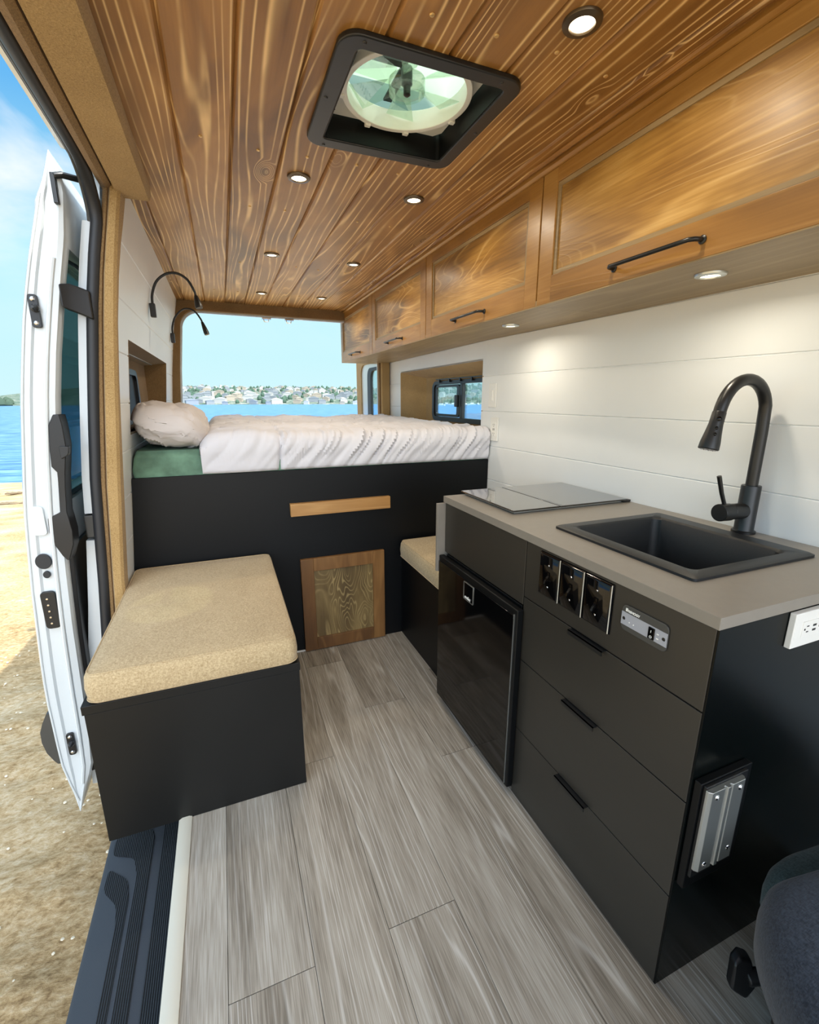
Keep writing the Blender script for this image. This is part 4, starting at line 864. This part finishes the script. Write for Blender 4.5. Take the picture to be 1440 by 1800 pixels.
# ================================================================== BENCHES
bl = thing('bench_box', 'black bench box with lid near the side door opening', 'bench', (-.137, 1.76, 0))
build('box', MB().box(-.430, .155, 1.337, BY-.004, .001, .438), M['blackbench'], bl, bevel=.001)
build('lid', MB().box(-.434, .158, 1.333, BY-.004, .4405, .468), M['blackbench'], bl, bevel=.0015)
def cushion(x0, x1, y0, y1, z0, z1, label, loc):
    t = thing('seat_cushion', label, 'cushion', loc)
    h_ = z1-z0; ix = .018
    def sec(z, ins, r_): return rsec(x0+ins, x1-ins, y0+ins, y1-ins, r_, z, 6)
    mb = MB(); secs = [sec(z0, .012, .03), sec(z0+.004, .004, .03), sec(z0+.012, 0, .03), sec(z0+h_*.5, -.003, .03), sec(z1-.014, 0, .03), sec(z1-.004, .005, .028), sec(z1, .015, .025)]
    mb.loft(secs, cap=False); n = len(secs[0])
    # domed top
    cx_, cy_ = (x0+x1)/2, (y0+y1)/2; prev = secs[-1]; rings = [prev]
    for k in range(1, 7):
        t_ = k/6; rings.append([(cx_+(p[0]-cx_)*(1-t_*.97), cy_+(p[1]-cy_)*(1-t_*.97), z1+.010*math.sin(t_*math.pi/2)) for p in secs[-1]])
    mb.loft(rings, cap=False); mb.add(rings[-1], [tuple(range(n))]); mb.add(secs[0], [tuple(range(n))[::-1]])
    o = build('cover', mb, M['cush'], t, weld=True, angle=60)
    pts = [(p[0], p[1], z1-.002) for p in rr(x0+.007, x1-.007, y0+.007, y1-.007, .026, 6)]; pts.append(pts[0])
    pts2 = [(p[0], p[1], z0+.012) for p in rr(x0-.001, x1+.001, y0-.001, y1+.001, .03, 6)]; pts2.append(pts2[0])
    build('seam', MB().tube(pts, .0022, 6, cap=False).tube(pts2, .0018, 6, cap=False), M['cush'], t)
cushion(-.418, .152, 1.325, BY-.012, .469, .563, 'large beige linen seat cushion on the bench by the side door', (-.133, 1.76, .469))
br = thing('bench_box', 'black bench box tucked between fridge cabinet and bed platform', 'bench', (1.1, 1.9, 0))
build('box', MB().box(.835, WX(2)-.004, FY+.010, BY-.004, .001, .462), M['black'], br, bevel=.001)
cushion(.812, WX(2)-.01, FY+.012, BY-.030, .463, .557, 'beige linen seat cushion partly hidden behind the fridge end of the counter', (1.1, 1.9, .463))

# ================================================================== READING LAMPS
def reading_lamp(y, zb, xb, pts, head, s, label):
    t = thing('reading_lamp', label, 'lamp', (xb, y, zb), 'gooseneck reading lamps')
    build('base', MB().box(xb-.004, xb+.022, y-.014, y+.014, zb-.035, zb+.030), M['matblack'], t, bevel=.004)
    P = [Vector(p) for p in pts]; fine = []
    for i in range(len(P)-1):
        p0, p1, p2, p3 = P[max(i-1, 0)], P[i], P[i+1], P[min(i+2, len(P)-1)]
        for k in range(8):
            u = k/8; fine.append(.5*((2*p1)+(p2-p0)*u+(2*p0-5*p1+4*p2-p3)*u*u+(3*p1-p0-3*p2+p3)*u**3))
    fine.append(P[-1])
    build('gooseneck', MB().tube(fine, .0062, 12), M['matblack'], t)
    a, b = Vector(P[-1]), Vector(head); d = (b-a)
    build('lamp_head', MB().lathe(a, d, [(.006, -.004), (.009, .002), (.015, d.length*.45), (.0185, d.length*.8), (.0165, d.length), (.014, d.length), (.0001, d.length*.97)], 24), M['matblack'], t)
y = 2.75
reading_lamp(y, 1.715, -.285, [(-.275, y, 1.745), (-.270, y, 1.79), (-.245, y, 1.848), (-.20, y, 1.885), (-.15, y, 1.893), (-.105, y, 1.868), (-.078, y, 1.818), (-.073, y, 1.795)], (-.062, y-.01, 1.735), 1, 'black gooseneck reading lamp on the left wall, nearer the side door')
y = 3.83
reading_lamp(y, 1.705, -.290, [(-.279, y, 1.735), (-.275, y, 1.78), (-.25, y, 1.845), (-.20, y, 1.895), (-.155, y, 1.905), (-.115, y, 1.885), (-.085, y, 1.84), (-.078, y, 1.82)], (-.052, y-.01, 1.735), 1, 'black gooseneck reading lamp on the left wall, nearer the rear opening')

# ================================================================== FRONT PASSENGER SEAT (corner of it)
st = thing('van_seat', 'dark navy fabric front seat at the lower right corner of the view', 'seat', (1.0, .05, 0))
def blob(poly, z0, z1, name, mat, rad=.06, parent=st):
    P = smoothpoly(poly, rad, 6); cx_ = sum(p[0] for p in P)/len(P); cy_ = sum(p[1] for p in P)/len(P)
    secs = []
    for zf, sc_ in ((0, .86), (.06, .94), (.2, .99), (.5, 1.0), (.75, .985), (.9, .94), (.97, .87), (1.0, .74)):
        secs.append([(cx_+(p[0]-cx_)*sc_, cy_+(p[1]-cy_)*sc_, z0+(z1-z0)*zf) for p in P])
    secs.append([(cx_+(p[0]-cx_)*.3, cy_+(p[1]-cy_)*.3, z1+.008) for p in P])
    return build(name, MB().loft(secs), mat, parent, angle=80)
blob([(.775, .325), (.84, .350), (1.40, .265), (1.38, -.40), (.40, -.42), (.56, .02), (.66, .19), (.72, .275)], .335, .470, 'seat_cushion', M['seat'], .05)
blob([(.905, .385), (.97, .405), (1.44, .35), (1.44, .1), (.89, .1)], .27, .385, 'seat_bolster', M['seat2'], .05)['label'] = 'teal-grey rear bolster'
build('seat_pedestal', MB().loft([[(x0_, y0_, z_) for x0_, y0_ in rr(.80, 1.30, -.35, .22, .05)] for z_ in (.001, .2)]).loft([[(x0_, y0_, z_) for x0_, y0_ in rr(.80, 1.33, -.38, .29, .03)] for z_ in (.2, .33)]), M['plastic'], st, bevel=.004)
build('slide_rail', MB().box(1.0, 1.04, .05, .40, .09, .13).box(1.03, 1.07, .30, .42, .06, .10).box(.99, 1.02, .26, .40, .16, .19), M['matblack'], st, bevel=.004)
build('swivel_lever', MB().loft([[(.862, .388, .125), (.866, .391, .185), (.882, .394, .196), (.905, .385, .185), (.912, .370, .125), (.885, .370, .11)], [(.850, .368, .125), (.854, .370, .185), (.872, .372, .194), (.898, .364, .182), (.904, .350, .125), (.875, .348, .11)]])
      .tube([(.885, .365, .145), (.93, .345, .155), (.985, .325, .165), (1.05, .30, .17)], [.016, .013, .012, .014], 12), M['plastic'], st, bevel=.006)
struct('trim_20', MB().loft([[(.93, .335, .0005), (1.42, .375, .0005), (1.42, .30, .0005), (.93, .26, .0005)], [(.932, .333, .012), (1.42, .373, .012), (1.42, .302, .012), (.932, .262, .012)]]), M['cream'], 'pale ribbed floor edging beneath the front seat', bevel=.003)

# ================================================================== OUTSIDE
# beach
m, t, b = nm('beach_sand'); NN = t.nodes.new; L = t.links.new
tc = NN('ShaderNodeTexCoord'); mp = NN('ShaderNodeMapping'); mp.inputs['Scale'].default_value = (1, 1.7, 1); mp.inputs['Rotation'].default_value = (0, 0, R(25)); L(tc.outputs['Object'], mp.inputs[0])
n1 = NN('ShaderNodeTexNoise'); n1.inputs['Scale'].default_value = 26; n1.inputs['Detail'].default_value = 10; n1.inputs['Roughness'].default_value = .72; n1.inputs['Distortion'].default_value = .15; L(mp.outputs[0], n1.inputs[0])
n2 = NN('ShaderNodeTexNoise'); n2.inputs['Scale'].default_value = 1.1; n2.inputs['Detail'].default_value = 4; L(tc.outputs['Object'], n2.inputs[0])
aa = NN('ShaderNodeMath'); aa.operation = 'MULTIPLY_ADD'; aa.inputs[1].default_value = .5; L(n2.outputs['Fac'], aa.inputs[0]); L(n1.outputs['Fac'], aa.inputs[2])
r = ramp_node(t, [(.55, C(128, 102, 70)), (.70, C(178, 150, 108)), (.80, C(198, 172, 132)), (.98, C(222, 204, 172))]); L(aa.outputs[0], r.inputs[0]); L(r.outputs[0], b.inputs['Base Color'])
b.inputs['Roughness'].default_value = .95; b.inputs['Specular IOR Level'].default_value = .1
bp2 = NN('ShaderNodeBump'); bp2.inputs['Strength'].default_value = 1; bp2.inputs['Distance'].default_value = .012; L(n1.outputs['Fac'], bp2.inputs['Height']); L(bp2.outputs[0], b.inputs['Normal'])
M['sand'] = m
def gz(y): return -.65 if y < 3 else -.65-3.35*min(1.6, (y-3)/33)**1.0
def gr(u, v):
    x = -70+130*u; y = -25+90*v**1.6 if True else 0
    return (x, y, gz(y)+.10*nse(x*.25, y*.25)*min(1, max(0, (math.hypot(x, y-1)-2)/6)))
struct('ground_beach', MB().grid(gr, 90, 120), M['sand'], 'pale sandy beach around the van', origin=(0, 0, -.65))
# near sand with real relief beside the door
def gn(u, v):
    x = -4.2+3.9*u; y = -1+8*v
    h_ = .020*nse(x*3+y, y*5, 1)+.010*nse(x*9, y*14, 2)+.010*ridge(nse(x*5+y*2, y*8, 5)); e = min(1, min(u, 1-u, v, 1-v)*8)
    return (x, y, gz(y)+.002+max(0, h_+.012)*e)
struct('ground_near', MB().grid(gn, 150, 260), M['sand'], 'rough sand right outside the side door', origin=(0, 0, -.65)).data.shade_smooth()
mb = MB()
for k in range(420):
    x = random.uniform(-2.6, -.6); y = random.uniform(.6, 4.5); s_ = random.uniform(.003, .010)
    z = gz(y)+.024; mb.lathe((x, y, z-s_*.4), (random.uniform(-.3, .3), random.uniform(-.3, .3), 1), [(s_*.3, 0), (s_, s_*.4), (s_*.8, s_*.8), (.0001, s_)], 6)
tag(build('beach_shells', mb, plain('shell_bits', C(226, 214, 190), .8), origin=(-1.5, 2.5, -.65)), 'tiny pale shell and pebble bits scattered on the sand', 'pebbles', kind='stuff')
# lines of dry seaweed near the waterline
for (yy, nme) in ((24.5, 'nearer the water'), (19.5, 'farther up the sand')):
    mb = MB()
    for k in range(150):
        x = -26+k*.17+random.uniform(-.1, .1); y = yy+.8*nse(x*.3, yy)+random.uniform(-.15, .15); z = gz(y)+.06
        mb.lathe((x, y, z-.03), (0, 0, 1), [(.12, 0), (random.uniform(.10, .2), .04), (.0001, .09)], 6)
    tag(build('seaweed_line', mb, plain('dry_seaweed', C(120, 104, 80), .9), origin=(-14, yy, gz(yy))), 'brown line of dry seaweed on the beach, '+nme, 'seaweed', kind='stuff')
gm = plain('dune_grass', C(128, 150, 70), .9, var=.2)
mb = MB()
for k in range(160):
    x = -4.60+random.gauss(0, .16); y = 6.9+random.gauss(0, .22); a = random.uniform(0, 6.28); h_ = random.uniform(.03, .10); z = gz(y)
    mb.tube([(-4.6+(x+4.6)*.05, 6.9+(y-6.9)*.05, gz(6.9))] + [(x, y, z), (x+.03*math.cos(a), y+.03*math.sin(a), z+h_*.6), (x+.07*math.cos(a), y+.07*math.sin(a), z+h_)], [.004, .006, .005, .001], 4)
tag(build('grass_tuft', mb, gm, origin=(-4.6, 6.9, gz(6.9))), 'small green grass tuft on the sunny sand left of the door', 'grass')
# sea
m, t, b = nm('sea_water'); NN = t.nodes.new; L = t.links.new
tc = NN('ShaderNodeTexCoord'); mp = NN('ShaderNodeMapping'); mp.inputs['Scale'].default_value = (.35, 1.1, 1); L(tc.outputs['Object'], mp.inputs[0])
n1 = NN('ShaderNodeTexNoise'); n1.inputs['Scale'].default_value = 1.0; n1.inputs['Detail'].default_value = 6; n1.inputs['Distortion'].default_value = .5; L(mp.outputs[0], n1.inputs[0])
r = ramp_node(t, [(.35, C(50, 96, 146)), (.5, C(76, 124, 172)), (.68, C(116, 154, 190))]); L(n1.outputs['Fac'], r.inputs[0]); L(r.outputs[0], b.inputs['Base Color'])
b.inputs['Roughness'].default_value = .35; b.inputs['Specular IOR Level'].default_value = .3
bp3 = NN('ShaderNodeBump'); bp3.inputs['Strength'].default_value = .6; bp3.inputs['Distance'].default_value = .25; L(n1.outputs['Fac'], bp3.inputs['Height']); L(bp3.outputs[0], b.inputs['Normal'])
M['sea'] = m
struct('sea', MB().add([(-900, 8, -4), (900, 8, -4), (900, 1400, -4), (-900, 1400, -4)], [(0, 1, 2, 3)]), M['sea'], 'calm blue bay water', origin=(0, 0, -4))
# far hillside
def pol(az, r_): a = R(az); return r_*math.sin(a), r_*math.cos(a)
def hh(az, r_):
    k = max(0, min(1, (r_-400)/480)); top = 18.5+3*nse(az*.08, 3)+1.3*nse(az*.4, 8)
    if az < -12: top *= max(.12, 1-(-12-az)/9)
    if az > 24: top += min(1, (az-24)/10)*9
    return -4.3+(top+4.3)*(k**.8)+(.8*nse(az*.7, r_*.02)*k)
m, t, b = nm('far_hill'); NN = t.nodes.new; L = t.links.new
tc = NN('ShaderNodeTexCoord'); n1 = NN('ShaderNodeTexNoise'); n1.inputs['Scale'].default_value = .16; n1.inputs['Detail'].default_value = 7; n1.inputs['Roughness'].default_value = .75; L(tc.outputs['Object'], n1.inputs[0])
r = ramp_node(t, [(.40, C(70, 90, 80)), (.5, C(98, 114, 100)), (.56, C(128, 134, 122)), (.62, C(166, 164, 156))]); L(n1.outputs['Fac'], r.inputs[0]); L(r.outputs[0], b.inputs['Base Color']); b.inputs['Roughness'].default_value = 1; b.inputs['Specular IOR Level'].default_value = 0
M['hill'] = m
def hg(u, v): az = -62+132*u; r_ = 396+520*v; x, y = pol(az, r_); return (x, y, hh(az, r_))
struct('far_hillside', MB().grid(hg, 200, 24), M['hill'], 'low green hillside across the bay', origin=(0, 600, 0))
# houses on the hillside: each one an object
wallm = [plain('house_white', C(178, 177, 172), .8), plain('house_cream', C(160, 150, 134), .8), plain('house_grey', C(132, 138, 142), .8)]
roofm = plain('house_roof', C(112, 98, 90), .8)
def house(wd, dp, ht):
    o = MB().box(-wd/2, wd/2, -dp/2, dp/2, -1.5, ht).prism([(-wd/2-.3, ht), (wd/2+.3, ht), (0, ht+wd*.16)], 'y', -dp/2-.2, dp/2+.2); return o
protos = []
for i, (a, b_, c_) in enumerate(((4, 4, 2.2), (6, 4, 2.4), (4.5, 5, 3.6), (9, 5, 3.0))):
    for j in range(3):
        me_o = build('distant_house', house(a, b_, c_), wallm[j]); protos.append(me_o)
hs = []
for az0, az1, n in ((-8, 16, 235), (20, 40, 60)):
    for k in range(n):
        row = k % 7 if n > 100 else k % 5; r_ = 404+row*70+random.uniform(-16, 16); az = random.uniform(az0, az1)
        if k < 34: r_ = 402+random.uniform(0, 12)
        hs.append((az, r_))
first = set()
spots = []
for k, (az, r_) in enumerate(hs):
    for tr_ in range(30):
        x, y = pol(az, r_)
        if all(abs(x-a_)+abs(y-b_) > 15 for a_, b_ in spots): break
        az += random.uniform(-1.6, 1.6); r_ += random.uniform(0, 25)
        r_ = min(r_, 880)
    spots.append((x, y)); hs[k] = (az, r_)
    p = random.choice(protos[9:]+protos[3:6]) if k < 34 else random.choice(protos)
    if p.name in first: o = p.copy(); scene.collection.objects.link(o)
    else: o = p; first.add(p.name)
    x, y = pol(az, r_); o.location = (x, y, hh(az, r_)+.3); o.rotation_euler = (0, 0, -R(az)+random.uniform(-.35, .35))
    colr = o.data.materials[0].name.split('_')[1]; row = 'at the waterline' if k < 34 else 'on the lower slope' if r_ < 560 else 'high on the hillside'
    tag(o, 'small %s gabled house %s across the bay' % (colr, row), 'house', '%s houses %s across the bay' % (colr, row))
for p in protos:
    if p.name not in first: bpy.data.objects.remove(p)
# trees across the bay
tm = plain('far_trees', C(62, 86, 70), .95, var=.25, vscale=.2)
mb = MB()
def treeblob(x, y, z, s_):
    mb.lathe((x, y, z-s_*.2), (0, 0, 1), [(s_*.3, 0), (s_*.62, s_*.35), (s_*.55, s_*.8), (s_*.25, s_*1.15), (.01, s_*1.3)], 7)
for k in range(1300):
    az = random.uniform(-10, 42); r_ = 406+random.random()*480
    x, y = pol(az, r_)
    if min(abs(x-a_)+abs(y-b_) for a_, b_ in spots) < 10.5: continue
    treeblob(x, y, hh(az, r_), random.uniform(1.6, 4.2))
tag(build('distant_trees', mb, tm, origin=(0, 600, 0)), 'scattered green trees between the houses across the bay', 'trees', kind='stuff')
mb = MB()
for k in range(60):
    az = random.uniform(-27, -18.5); r_ = random.uniform(404, 440); x, y = pol(az, r_); s_ = random.uniform(3, 7.5); treeblob(x, y, hh(az, r_), s_)
for az, s_ in ((-20.7, 14), (-23, 9), (-24.5, 8)):
    x, y = pol(az, 420); mb.lathe((x, y, hh(az, 420)-1), (0, 0, 1), [(.4, 0), (2.2, 2), (1.8, s_*.5), (.8, s_*.85), (.05, s_)], 8)
tag(build('shoreline_trees', mb, plain('shore_trees', C(64, 82, 66), .95), origin=(-170, 390, -3)), 'dark trees on the far shore seen left of the open side door', 'trees', kind='stuff')
# boats moored in the bay, seen through the niche window
bh = plain('boat_hull', C(240, 240, 236), .4)
def boat():
    return MB().loft([[(-.6+.0, y_, 0), (.6, y_, 0), (.95*s_, y_, .9), (-.95*s_, y_, .9)] if s_ > .2 else [(-.05, y_, .2), (.05, y_, .2), (.1, y_, .95), (-.1, y_, .95)] for y_, s_ in ((-3.2, 1), (0, 1.1), (2.2, .9), (3.6, .1))]).box(-.6, .6, -1.6, .8, .9, 1.7).tube([(0, .2, 1.6), (0, .2, 6.5)], .05, 5)
b0 = build('moored_boat', boat(), bh)
for k in range(22):
    o = b0 if k == 0 else b0.copy()
    if k: scene.collection.objects.link(o)
    az = 25.6+k*.78+random.uniform(-.12, .12); r_ = 330+(k*7 % 4)*16; x, y = pol(az, r_)
    o.location = (x, y, -4.1); o.rotation_euler = (0, 0, random.uniform(0, 3.14))
    tag(o, 'tiny white boat moored in the bay, seen through the niche window', 'boat', 'boats moored in the bay')

for o in bpy.data.objects:
    if '_o' in o: del o['_o']
